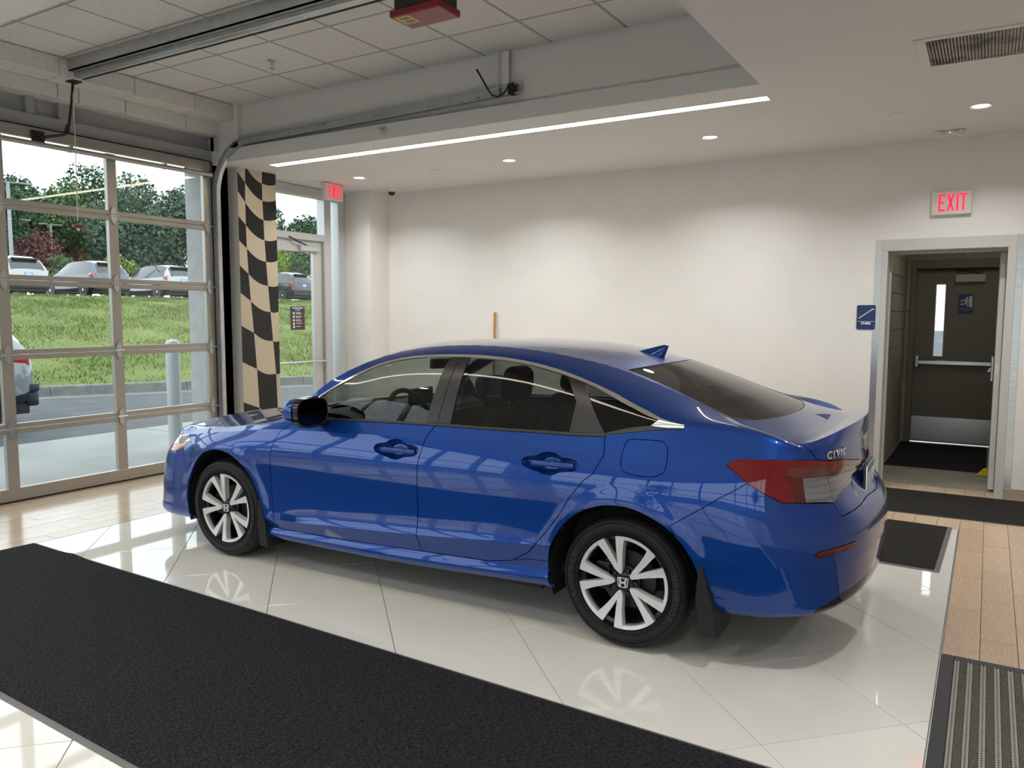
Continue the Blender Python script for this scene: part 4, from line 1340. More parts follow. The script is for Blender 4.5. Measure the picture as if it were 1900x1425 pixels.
def sheet_regions(us, vs, polys, extra=()):
    """polys: ordered (name, polygon); returns {name: [face vertex (u,v) index lists]}, uv array"""
    bm, bk = sheet(us, vs)
    for nm, P in polys: cut(bm, bk, P)
    for P in extra: cut(bm, bk, P, False)
    bm.verts.index_update()
    UV = np.array([v.co[:2] for v in bm.verts])
    F = [[v.index for v in f.verts] for f in bm.faces]
    C = np.array([np.mean(UV[f], axis=0) for f in F])
    bm.free()
    lab = np.full(len(F), 'body', dtype=object)
    done = np.zeros(len(F), bool)
    for nm, P in polys:
        m = inside(P, C[:, 0], C[:, 1]) & ~done
        lab[m] = nm
        done |= m
    out = {}
    for f, l in zip(F, lab): out.setdefault(l, []).append(f)
    return UV, out

def corner_normals(fn, UV, F, lim):
    """surface normal at every face corner, taken a little inside the face so creases stay crisp"""
    A = np.array([UV[i] for f in F for i in f])
    C = np.array([c for f in F for c in [np.mean(UV[f], axis=0)]*len(f)])
    Q = A+(C-A)*.06
    hu = np.where(C[:, 0] >= A[:, 0], 1, -1)*.0008
    hv = np.where(C[:, 1] >= A[:, 1], 1, -1)*.0008
    p0 = fn(Q[:, 0], Q[:, 1])
    pu = (fn(Q[:, 0]+hu, Q[:, 1])-p0)*np.sign(hu)[:, None]
    pv = (fn(Q[:, 0], Q[:, 1]+hv)-p0)*np.sign(hv)[:, None]
    n = np.cross(pu, pv)
    l = np.linalg.norm(n, axis=1, keepdims=True)
    n = np.where(l > 1e-12, n/np.maximum(l, 1e-12), 0)
    out, k = [], 0
    for f in F:
        out.append(n[k:k+len(f)])
        k += len(f)
    return out
def skin(name, mats, chunks, parent, gap=.0022, flange=.014, inset=0.0, smooth=26, weld=4e-4, thick=0.0):
    """chunks: (points, faces). Welds, opens half a shut-line along free edges and folds the edge inwards."""
    bm = bmesh.new()
    cn = bm.loops.layers.float_vector.new('cn')
    for P, F, NR in chunks:
        used = sorted({i for f in F for i in f})
        mp = {i: bm.verts.new(P[i]) for i in used}
        for f, nr in zip(F, NR):
            try: fc = bm.faces.new([mp[i] for i in f])
            except ValueError: continue
            fc.normal_update()
            for l, q in zip(fc.loops, nr):
                l[cn] = tuple(q if np.dot(q, fc.normal) >= 0 else -q)
    bmesh.ops.remove_doubles(bm, verts=bm.verts, dist=weld)
    bmesh.ops.dissolve_degenerate(bm, dist=1e-5, edges=bm.edges)
    bm.normal_update()
    if inset:
        for v in bm.verts: v.co -= v.normal*inset
    bd = [e for e in bm.edges if len(e.link_faces) == 1]
    mv = {}
    for e in bd:
        f = e.link_faces[0]
        d = (e.verts[1].co-e.verts[0].co)
        if d.length < 1e-9: continue
        inw = f.normal.cross(d.normalized())
        mid = (e.verts[0].co+e.verts[1].co)/2
        if inw.dot(f.calc_center_median()-mid) < 0: inw = -inw
        for v in e.verts: mv.setdefault(v, []).append(inw)
    if gap:
        for v, L in mv.items():
            s = sum(L, Vector())
            if s.length > 1e-6: v.co += s.normalized()*gap
    if flange:
        nv = {}
        for e in bd:
            f = e.link_faces[0]
            for v in e.verts:
                if v not in nv: nv[v] = bm.verts.new(v.co-v.normal*flange)
        for e in bd:
            f = e.link_faces[0]
            a, b = e.verts
            for l in f.loops:
                if l.edge == e: a, b = l.link_loop_next.vert, l.vert
            try: bm.faces.new((a, b, nv[b], nv[a]))
            except ValueError: pass
            e.smooth = False
        for e in bd: e.smooth = False
    lim = math.radians(smooth)
    for f in bm.faces: f.smooth = True
    for e in bm.edges:
        if len(e.link_faces) == 2 and e.calc_face_angle(0) > lim: e.smooth = False
    me = bpy.data.meshes.new(name)
    NL = []
    for f in bm.faces:
        for l in f.loops:
            q = Vector(l[cn])
            NL.append(tuple(q) if q.length > .5 and q.dot(f.normal) > .2 else tuple(f.normal))
    bm.loops.layers.float_vector.remove(cn)
    bm.to_mesh(me)
    bm.free()
    me.normals_split_custom_set(NL)
    me.materials.append(mats)
    return link(name, me, parent)

R_ = REG
T_ = 7.93
chromeP = [(8.85, 7.8), (8.87, 8.0), (10, 8.0), (12, 8.0), (14.0, 8.0), (14.55, 7.93), (15.172, 7.509), (15.183, 7.05), (14.9, 7.02), (14.627, 7.208), (14.736, 7.62), (14.3, 7.80), (13.6, 7.92), (12, T_), (10, T_), (8.95, T_)]
sailP = [(8.7, 7.0), (8.85, 7.8), (8.95, T_), (9.07, 7.0)]
fglassP = [(9.07, 7.0), (8.95, T_), (10, T_), (11.11, T_), (10.961, 7.0)]
bp1 = [(10.961, 7.0), (11.11, T_), (11.275, T_), (11.153, 7.0)]
bp2 = [(11.153, 7.0), (11.275, T_), (11.43, T_), (11.369, 7.0)]
rglassP = [(11.369, 7.0), (11.43, T_), (12.2, T_), (13.04, T_), (13.307, 7.515), (13.289, 7.0)]
triP = [(13.289, 7.0), (13.307, 7.515), (13.04, T_), (13.38, T_), (13.51, 7.688), (13.911, 7.0)]
qglassP = [(13.911, 7.0), (13.51, 7.688), (13.38, T_), (13.6, 7.92), (14.3, 7.80), (14.736, 7.62), (14.627, 7.208)]
qblackP = [(13.9, 6.93), (13.911, 7.0), (14.627, 7.208), (14.9, 7.02), (15.183, 7.05), (15.19, 6.96)]
m1P = [(8.6, 6.84), (8.7, 7.0), (11.153, 7.0), (11.13, 6.84)]
m2P = [(11.13, 6.84), (11.153, 7.0), (13.911, 7.0), (13.93, 6.84)]
fdf = [(8.60, 6.84), (8.414, 6.6), (8.202, 5.826), (8.058, 4.754), (8.037, 3.831), (8.09, 2.9), (8.147, 2.0)]
fdr = [(11.13, 6.84), (11.027, 6.035), (10.946, 4.923), (10.931, 2.992), (10.944, 2.576), (10.951, 2.0)]
rdr = [(13.93, 6.84)]+[tuple(p) for p in R_['rd_r'][1:9]]+[(11.993, 2.0)]
gapL = [(18.0, 9.01)]+[tuple(p) for p in R_['gap'][:-1]]+[tuple(R_['lidlow'][0])]
lidlow = [tuple(p) for p in R_['lidlow'][:-1]]+[(21.01, 4.42)]
tail = [tuple(p) for p in R_['tail']]
clear = [tuple(p) for p in R_['clear']]
gap_mid = [tuple(p) for p in R_['gap'][2:]]
lid_side = [(18.0, 9.02), (21.02, 9.02), (21.02, 4.42)]+lidlow[::-1]+gapL[::-1][1:]
bl = [tuple(p) for p in R_['bumpl']]
rbump = bl+[tail[15], (16.824, 5.258), (17.203, 5.066), (17.58, 5.005), (18.053, 4.933)]+lidlow+[(21.02, -.02), (15.35, -.02), (15.5, 2.5), (15.2, 4.0)]
head = [(.95, 6.3), (2.0, 6.5)]+[tuple(p) for p in R_['head']]+[(3.0, 4.75), (1.1, 5.45)]
amber = [(3.0, 5.2)]+[tuple(p) for p in R_['amber']]+[(3.494, 4.725), (3.0, 4.75)]
fend = [(2.2, 9.02), (2.68, 6.58), (3.476, 6.202), (3.874, 6.157)]+[tuple(p) for p in R_['bumpf']]+[(4.9, 3.6), (6, 2.0)]+fdf[::-1]+[(8.7, 7.0), (8.62, 9.02)]
archf = [tuple(p) for p in R_['archf']]+[(4.3, -.02), (7.5, -.02)]
archr = [tuple(p) for p in R_['archr']]+[(13.05, -.02), (15.6, -.02)]
diff = [(17.9, -.02)]+[tuple(p) for p in R_['diff']]+[(21.02, 2.27), (21.02, -.02)]
sill = [(6.5, 2.0), (8.147, 2.0), (10.951, 2.0), (11.993, 2.0), (12.717, 2.35), (13.3, 2.35), (13.3, -.02), (6.5, -.02)]
POLYS = [('cut', archf), ('cut', archr), ('chrome', chromeP), ('sail', sailP), ('front_glass', fglassP), ('pillar_a', bp1), ('pillar_b', bp2),
         ('rear_glass', rglassP), ('rear_tri', triP), ('quarter_glass', qglassP), ('quarter_black', qblackP), ('mould_f', m1P), ('mould_r', m2P),
         ('fuel', [tuple(p) for p in R_['fuel']]), ('clear', clear), ('tdull', [tuple(p) for p in R_['dull']]), ('tdark', [tuple(p) for p in R_['tdark']]), ('tail', tail), ('amber', amber), ('head', head), ('refl', [tuple(p) for p in R_['refl']]),
         ('diff', diff),
         ('vent', [(1.9, 1.6), (2.0, 3.6), (2.45, 3.4), (2.8, 1.9)]),
         ('grille', [(-.02, 4.5), (-.02, 5.95), (.9, 5.95), (1.05, 5.4), (1.6, 4.6)]), ('intake', [(-.02, .8), (-.02, 3.6), (1.5, 3.6), (1.75, 1.0)]),
         ('cup', [tuple(p) for p in R_['cup1']]), ('cup', [tuple(p) for p in R_['cup2']]), ('fdoor', fdf+fdr[::-1]), ('rdoor', fdr+rdr[::-1]), ('lid', lid_side), ('rbump', rbump), ('fender', fend), ('sill', sill),
         ('fbump', [(-.02, 9.02), (2.2, 9.02), (2.68, 6.58), (3.476, 6.202), (4.116, 5.28), (4.524, 4.555), (4.9, 3.6), (5.6, 2), (5.6, -.02), (-.02, -.02)])]
_us = set(np.round(np.concatenate([np.arange(0, 3, .125), np.arange(3, 8, .125), np.arange(8, 17, 1/12), np.arange(17, 21.001, .125)]), 4))
for u0, u1 in ((10.15, 10.96), (12.57, 13.57)): _us |= set(np.round(np.arange(u0, u1, 1/30), 4))
_us |= set(float(k) for k in range(22))
us = sorted(_us)
us = [us[0]]+[b for a, b in zip(us, us[1:]) if b-a > .004]
vs = sorted(set(np.round(np.concatenate([np.arange(0, 9.001, .2), np.arange(4.6, 6.0, .1), np.arange(4.95, 5.95, .05)]), 4)))
vs[-1] = 9.0
UVB, REGN = sheet_regions(us, vs, POLYS, extra=[gap_mid]+[[tuple(p) for p in R_[k]] for k in ('lipf1', 'lipf2', 'lipr1', 'lipr2')])
UVB[:, 0] = np.clip(UVB[:, 0], 0, 21)
UVB[:, 1] = np.clip(UVB[:, 1], 0, 9)
PB = band(UVB[:, 0], UVB[:, 1])
def side(nm, s):
    """faces of a region on one flank: s=-1 the flank towards the photograph's camera"""
    P = PB.copy()
    P[:, 1] *= s
    F = REGN.get(nm, [])
    NR = NRM.get(nm, [])
    if s > 0: return (P, [f[::-1] for f in F], [n[::-1] for n in NR])
    return (P, F, [n*np.array([1, -1, 1]) for n in NR])
# orientation check: outward on the near flank
NRM = {}
_f = REGN['fdoor'][0]
_P = PB.copy()
_P[:, 1] *= -1
_n = np.cross(_P[_f[1]]-_P[_f[0]], _P[_f[2]]-_P[_f[1]])
if _n[1] > 0:
    for k in REGN: REGN[k] = [f[::-1] for f in REGN[k]]
for k in REGN: NRM[k] = corner_normals(lambda a, b: band(a, np.clip(b, 0, 9)), UVB, REGN[k], (0, 21))

# ---- top sheet
hoodL = [(6.60, 1.0), (6.75, .93), (7.05, .8), (7.35, .65), (7.62, .4), (7.72, 0)]
hood = [(-.02, -1.02), (6.6, -1.02)]+[(u, -w) for u, w in hoodL]+[(u, w) for u, w in hoodL[::-1]]+[(6.6, 1.02), (-.02, 1.02)]
wsP = [(8.22, -.93), (8.12, -.5), (8.1, 0), (8.12, .5), (8.22, .93), (10.0, .95), (10.0, -.95)]
cowlP = [(6.4, -1.02), (8.0, -1.02), (8.22, -.93), (8.12, -.5), (8.1, 0), (8.12, .5), (8.22, .93), (8.0, 1.02), (6.4, 1.02)]
backP = [(14.0, -.95), (14.0, .95), (15, .96), (15.9, .97), (16.12, .8), (16.2, .4), (16.22, 0), (16.2, -.4), (16.12, -.8), (15.9, -.97), (15, -.96)]
deckP = [(15.95, -1.02), (15.95, -.99), (16.12, -.8), (16.2, -.4), (16.22, 0), (16.2, .4), (16.12, .8), (15.95, .99), (15.95, 1.02), (21.02, 1.02), (21.02, -1.02)]
ust = np.round(np.concatenate([np.arange(0, 8, .2), np.arange(8, 16, .125), np.arange(16, 21.001, .125)]), 4)
wst = np.round(np.linspace(-1, 1, 41), 4)
bmT, bkT = sheet(list(ust), [w+1.0 for w in wst])
TP = [('hood', hood), ('windscreen', wsP), ('back', backP), ('deck', deckP), ('cowl', cowlP)]
TP = [(n, [(u, w+1) for u, w in P]) for n, P in TP]
for n_, P_ in TP: cut(bmT, bkT, P_)
bmT.verts.index_update()
UVT = np.array([v.co[:2] for v in bmT.verts])
FT = [[v.index for v in f.verts] for f in bmT.faces]
CT = np.array([np.mean(UVT[f], axis=0) for f in FT])
bmT.free()
PT = top(np.clip(UVT[:, 0], 0, 21), np.clip(UVT[:, 1]-1, -1, 1))
labT = np.full(len(FT), 'roof', dtype=object)
dn = np.zeros(len(FT), bool)
for n_, P_ in TP:
    m_ = inside(P_, CT[:, 0], CT[:, 1]) & ~dn
    labT[m_] = n_
    dn |= m_
REGT = {}
for f, l in zip(FT, labT): REGT.setdefault(l, []).append(f)
_k = max(range(len(REGT['roof'])), key=lambda i: CT[i][0] if False else i)
_f = REGT['roof'][len(REGT['roof'])//2]
if np.cross(PT[_f[1]]-PT[_f[0]], PT[_f[2]]-PT[_f[1]])[2] < 0:
    for k in REGT: REGT[k] = [f[::-1] for f in REGT[k]]
_UT = UVT-np.array([0, 1.0])
def topc(nm): return (PT, REGT.get(nm, []), corner_normals(lambda a, b: top(np.clip(a, 0, 21), b), _UT, REGT.get(nm, []), (0, 21)))

# ---- panels
both = lambda nm: [side(nm, -1), side(nm, 1)]
skin('front_bumper', M['paint'], both('fbump'), car)
skin('grille', M['gloss'], both('grille'), car, inset=.012)
skin('lower_intake', M['trim'], both('intake'), car, inset=.02)
skin('hood', M['paint'], [topc('hood')], car, gap=.003)
skin('windscreen_cowl', M['trim'], [topc('cowl')], car, gap=0, inset=.006)
skin('windscreen', M['screen'], [topc('windscreen')], car, gap=0, flange=0, inset=.002)
skin('rear_window', M['tintb'], [topc('back')], car, gap=.001, flange=0, inset=.002)
skin('body_shell', M['paint'], both('body')+[topc('roof')], car, gap=.0018)
lid = skin('trunk_lid', M['paint'], both('lid')+[topc('deck')], car, gap=.0025)
rb = skin('rear_bumper', M['paint'], both('rbump'), car, gap=.0018)
skin('rear_valance', M['gloss'], both('diff'), car, gap=0)
doors = {}
for s in (-1, 1):
    skin('front_fender', M['paint'], [side('fender', s)], car)
    skin('side_sill', M['paint'], [side('sill', s)], car)
    fd = skin('front_door', M['paint'], [side('fdoor', s)], car, gap=.0026, flange=.021)
    rd = skin('rear_door', M['paint'], [side('rdoor', s)], car, gap=.0026, flange=.021)
    doors[s] = (fd, rd)
    for par, lo_, hi_ in ((fd, 9, 11.6), (rd, 11.6, 14)):
        P_, F_, N_ = side('cup', s)
        k_ = [i for i, f in enumerate(F_) if lo_ < np.mean(UVB[f], axis=0)[0] < hi_]
        cup_ = skin('handle_cup', M['paint'], [(P_, [F_[i] for i in k_], [N_[i]*0 for i in k_])], par, gap=-.002, flange=0, inset=.010)
        cb = bmesh.new()
        cb.from_mesh(cup_.data)
        rim_ = [v.co.copy() for v in cb.verts if v.is_boundary]
        for v in cb.verts:
            dd = min((v.co-q).length for q in rim_)
            t_ = min(1, dd/.034)
            v.co.y -= s*(.004+.034*t_*(2-t_))
        for f_ in cb.faces: f_.smooth = True
        cb.to_mesh(cup_.data)
        cb.free()
        cup_.data.free_normals_split() if hasattr(cup_.data, 'free_normals_split') else None
    skin('belt_moulding', M['trim'], [side('mould_f', s)], fd, gap=.0005, flange=.006, inset=-.0025)
    skin('belt_moulding', M['trim'], [side('mould_r', s)], rd, gap=.0005, flange=.006, inset=-.0025)
    skin('side_glass', M['tintf'], [side('front_glass', s)], fd, gap=0, flange=0, inset=.004)
    skin('side_glass', M['tintr'], [side('rear_glass', s)], rd, gap=0, flange=0, inset=.004)
    skin('pillar_trim', M['trim'], [side('pillar_a', s)], fd, gap=.002, flange=.01)
    skin('pillar_trim', M['trim'], [side('pillar_b', s)], rd, gap=.002, flange=.01)
    skin('corner_trim', M['trim'], [side('rear_tri', s)], rd, gap=.002, flange=.01)
    skin('sail_trim', M['trim'], [side('sail', s)], fd, gap=.0, flange=.01)
    skin('quarter_window', M['tintr'], [side('quarter_glass', s)], car, gap=.001, flange=0, inset=.004)
    skin('quarter_trim', M['trim'], [side('quarter_black', s)], car, gap=0, flange=.008, inset=-.001)
    skin('chrome_strip', M['chrome'], [side('chrome', s)], car, gap=.0006, flange=.008, inset=-.0025)
    skin('headlight', M['headlens'], [side('head', s)], car, gap=.001, inset=-.001)
    skin('amber_marker', M['amber'], [side('amber', s)], car, gap=.001, inset=-.001)
    skin('bumper_vent', M['trim'], [side('vent', s)], car, gap=.001, inset=.006)
    # tail lamp: outer half on the body, inner half on the trunk lid
    for nm, m_ in (('tail', M['redlens']), ('tdull', M['dullred']), ('tdark', M['darkred']), ('clear', M['clearlens'])):
        P_, F_, N_ = side(nm, s)
        def lid_side_of(f):
            c = np.mean(UVB[f], axis=0)
            return inside([(gap_mid[0][0]-.02, 9)]+gap_mid+[(gap_mid[-1][0], 3), (22, 3), (22, 9)], np.array([c[0]]), np.array([c[1]]))[0]
        fl_ = [lid_side_of(f) for f in F_]
        for want, par in ((False, car), (True, lid)):
            F2 = [f for f, q in zip(F_, fl_) if bool(q) == want]
            N2 = [f for f, q in zip(N_, fl_) if bool(q) == want]
            if F2: skin('reverse_light' if nm == 'clear' else 'tail_light', m_, [(P_, F2, N2)], par, gap=.0016 if nm == 'clear' else (.0008 if nm == 'tail' else 0), flange=.016 if nm in ('tail', 'clear') else 0, inset=-.005, smooth=40)
    skin('rear_reflector', M['darkred'], [side('refl', s)], rb, gap=.001, inset=-.002)
    skin('fuel_door', M['paint'], [side('fuel', s)], car, gap=.002) if s < 0 else skin('fuel_blank', M['paint'], [side('fuel', s)], car, gap=0, flange=0)
# black inner shell added to make the shut-lines read dark
bm = bmesh.new()
for s in (-1, 1):
    uu = np.arange(0, 21.001, .25)
    vv = np.arange(0, 6.61, .3)
    U2, V2 = np.meshgrid(uu, vv, indexing='ij')
    P2 = _band0(U2.ravel(), V2.ravel())
    cx2 = np.clip(P2[:, 0], 0, 2.7)
    d = np.stack([P2[:, 0]-cx2, P2[:, 1]], 1)
    d /= np.maximum(np.linalg.norm(d, axis=1, keepdims=True), 1e-6)
    P2[:, 0] -= d[:, 0]*.05
    P2[:, 1] -= d[:, 1]*.05
    P2[:, 1] = np.maximum(P2[:, 1], 0)*s
    vv_ = [bm.verts.new(p) for p in P2]
    n_ = len(vv)
    for i in range(len(uu)-1):
        for j in range(n_-1):
            q = [i*n_+j, (i+1)*n_+j, (i+1)*n_+j+1, i*n_+j+1]
            c = P2[q].mean(0)
            if math.hypot(c[0], c[2]-.318) < .40 or math.hypot(c[0]-2.736, c[2]-.318) < .41: continue
            bm.faces.new([vv_[k] for k in q])
finish(bm, 'inner_shell', M['under'], car)
bm = bmesh.new()
box(bm, -.62, 3.2, -.60, .60, .20, .24)
box(bm, .42, 2.3, -.84, .84, .20, .26)
for ax in (0, 2.736):
    for s in (-1, 1):
        pts = [(ax+.392*math.cos(a), .318+.392*math.sin(a)) for a in np.radians(np.linspace(-20, 200, 23))]
        A = [bm.verts.new((x, s*.845, z)) for x, z in pts]
        B = [bm.verts.new((x, s*.56, z)) for x, z in pts]
        for i in range(len(pts)-1): bm.faces.new((A[i], A[i+1], B[i+1], B[i]))
        bm.faces.new(B)
finish(bm, 'underbody', M['under'], car)
bm = bmesh.new()
cyl(bm, (3.36, -.42, .27), .03, .2, 'x', 16)
cyl(bm, (3.2, -.30, .27), .09, .3, 'y', 18)
tube(bm, [(2.4, .1, .20), (2.9, .1, .23), (3.2, -.2, .235)], .028, 10)
finish(bm, 'exhaust', M['galv'], car, 40)

# ---- door handles (a bar over each scoop)
for s in (-1, 1):
    for c, d in zip(_hc, doors[s]):
        bm = bmesh.new()
        box(bm, -.112, .122, -.011, .012, -.0175, .0175, bevel=.008, seg=3)
        for v in bm.verts:
            v.co.y -= .010*(1-(v.co.x/.122)**2)
            v.co.z *= 1-.18*abs(v.co.x)/.11
            if s > 0: v.co.y *= -1
        o = finish(bm, 'door_handle', M['paint'], d, 40)
        o.location = (c[0]+.008, s*(c[1]+.0), c[2]-.001)
        o.rotation_euler = (0, math.radians(-1.0), 0)

# ---- mirrors
for s in (-1, 1):
    bm = bmesh.new()
    bmesh.ops.create_uvsphere(bm, u_segments=32, v_segments=20, radius=1)
    for v in bm.verts:
        x, y, z = v.co
        x, y, z = (math.copysign(abs(t)**.62, t) for t in (x, y, z))
        v.co = (x*.095, y*.128, z*.080)
        v.co.z *= 1-.22*(v.co.y/.122)*.5
        if v.co.x > .012: v.co.x = .012
    for v in bm.verts: v.co.y *= -s*-1
    fs = [f for f in bm.faces if f.calc_center_median().x > .0115]
    bmesh.ops.delete(bm, geom=fs, context='FACES_ONLY')
    o = finish(bm, 'mirror_cap', M['paint'], doors[s][0], 60)
    o.location = (.855, s*.985, 1.012)
    bm = bmesh.new()
    pts = [(.122*math.copysign(abs(math.cos(a))**.62, math.cos(a)), .080*math.copysign(abs(math.sin(a))**.62, math.sin(a))) for a in np.linspace(0, 2*PI, 36, endpoint=False)]
    R0 = [bm.verts.new((.008, y*.985, z*.985)) for y, z in pts]
    R1 = [bm.verts.new((.052, y*1.0, z*1.0)) for y, z in pts]
    R2 = [bm.verts.new((.056, y*.97, z*.96)) for y, z in pts]
    R3 = [bm.verts.new((.052, y*.94, z*.92)) for y, z in pts]
    for A, B in ((R0, R1), (R1, R2), (R2, R3)):
        for i in range(36): bm.faces.new((A[i], A[(i+1) % 36], B[(i+1) % 36], B[i]))
    bm.faces.new(R3)
    box(bm, -.045, .045, (-.03 if s < 0 else -.20), (.20 if s < 0 else .03), -.093, -.055, bevel=.012, seg=2)
    ob = finish(bm, 'mirror_housing', M['gloss'], o, 40)
    bm = bmesh.new()
    bm.faces.new([bm.verts.new((.0528, y*.92, z*.89)) for y, z in pts])
    finish(bm, 'mirror_glass', mat('mirror_glass', (.05, .055, .06), .03, 1.0), o)

# ---- antenna fin
bm = bmesh.new()
prof = [(-.105, .0), (-.07, .022), (-.02, .046), (.03, .062), (.068, .068), (.078, .062), (.076, .03), (.068, .0)]
rows_ = []
for x, z in prof: pass
for t in np.linspace(0, 1, 7):
    w = .036*(1-t)**.8+.004
    rows_.append((t, w))
ringsF = []
for t, w in rows_:
    x0 = -.105+.16*t
    x1 = .068+.012*t-.0*t
    ring = []
    for k in range(20):
        a = 2*PI*k/20
        ring.append(bm.verts.new((x0+(x1-x0)*(.5+.5*math.cos(a)), w*math.sin(a)*(.6+.4*(.5+.5*math.cos(a))), .070*t-.012)))
    ringsF.append(ring)
for A, B in zip(ringsF, ringsF[1:]):
    for k in range(20): bm.faces.new((A[k], A[(k+1) % 20], B[(k+1) % 20], B[k]))
bm.faces.new(ringsF[-1])
o = finish(bm, 'antenna_fin', M['paint'], car, 50)
o.location = (2.535, 0, 1.340)
o.rotation_euler = (0, math.radians(11), 0)
o.scale = (1.15, 1.2, 1.22)

# ---- badges
def emblem(parent, loc, rot, s, name='emblem'):
    bm = bmesh.new()
    out = [(-.5, .42), (-.42, .5), (.42, .5), (.5, .42), (.42, -.38), (.30, -.5), (-.30, -.5), (-.42, -.38)]
    inn = [(x*.86, z*.86) for x, z in out]
    n = len(out)
    A0 = [bm.verts.new((x*s, -.004, z*s*.84)) for x, z in out]
    B0 = [bm.verts.new((x*s, -.004, z*s*.84)) for x, z in inn]
    A1 = [bm.verts.new((x*s, 0, z*s*.84)) for x, z in out]
    B1 = [bm.verts.new((x*s, 0, z*s*.84)) for x, z in inn]
    for i in range(n):
        j = (i+1) % n
        for q in ((A0[i], A0[j], B0[j], B0[i]), (A0[i], A1[i], A1[j], A0[j]), (B0[i], B0[j], B1[j], B1[i])): bm.faces.new(q)
    for sg in (-1, 1):
        prism(bm, [(sg*x*s, z*s*.84) for x, z in ((.36, .44), (.20, .44), (.13, .08), (.13, -.08), (.20, -.44), (.33, -.44), (.27, 0))], -.004, 0, 'xz')
    prism(bm, [(x*s, z*s*.84) for x, z in ((-.16, .09), (.16, .09), (.16, -.09), (-.16, -.09))], -.004, 0, 'xz')
    return finish(bm, name, M['chrome'], parent, loc=loc, rot=rot)
def lid_point(y, z):
    """x of the tail skin at (y, z)"""
    m = (PB[:, 0] > 3.3)
    d = np.hypot(PB[m, 1]-abs(y), PB[m, 2]-z)
    i = np.argsort(d)[:4]
    w = 1/(d[i]+1e-4)
    return float((PB[m, 0][i]*w).sum()/w.sum())
emblem(lid, (lid_point(0, .945)+.004, 0, .945), (math.radians(-3), 0, PI/2), .105)
yy = -.615
for ch, wd_ in (('C', .038), ('I', .017), ('V', .039), ('I', .017), ('C', .038)):
    yc = yy+wd_/2
    xa, xb = lid_point(yc-.02, .955), lid_point(yc+.02, .955)
    ang = math.atan2(.04, (xb-xa) if abs(xb-xa) > 1e-6 else 1e-6)
    o = link('lettering', text_mesh(ch, .046, .0015, bold=.0016, sx=1.1), lid, ((xa+xb)/2+.004, yc, .957), (PI/2, 0, ang))
    o.data.materials.append(M['chrome'])
    yy += wd_+.007
# ---- rear plate
pl = empty('license_plate', (lid_point(.0, .775)+.016, 0, .765), 0, car)
bm = bmesh.new()
prism(bm, rrect(.312, .162, .008), -.006, .006, 'yz')
finish(bm, 'plate_frame', M['trim'], pl)
M['plate'] = noise_col(mat('plate_print', (.5, .56, .62), .35), (.42, .50, .60), (.70, .73, .76), 9, lo=.42, hi=.58)
boxo('plate_face', (.0061, .0075, -.15, .15, -.075, .075), M['plate'], pl)
bm = bmesh.new()
for d in ((-.156, -.148, -.08, .08), (.148, .156, -.08, .08), (-.148, .148, .072, .08), (-.148, .148, -.08, -.072)): box(bm, .006, .0095, *d)
finish(bm, 'plate_rim', M['chrome'], pl)
boxo('plate_band', (.0076, .0082, -.148, .148, .042, .072), mat('plate_blue', (.10, .20, .42), .4), pl)

# ---- mud flaps
for ax, s, y, zt, zb, lean in ((0, -1, -.86, .42, .135, .05), (0, 1, .86, .42, .135, .05), (2.736, -1, -.855, .47, .16, .06), (2.736, 1, .855, .47, .16, .06)):
    bm = bmesh.new()
    x0 = ax+(.335 if ax < 1 else .352)
    P = [(x0+.018, zt), (x0+.034, zt), (x0+.052+lean*.5, (zt+zb)/2), (x0+.05+lean, zb), (x0+.005+lean*.4, zb), (x0+.008, (zt+zb)/2)]
    prism(bm, P, s*.665, s*.908, 'xz')
    bmesh.ops.bevel(bm, geom=bm.edges[:], offset=.004, segments=1, affect='EDGES')
    finish(bm, 'mud_flap', M['flap'], car, 40)

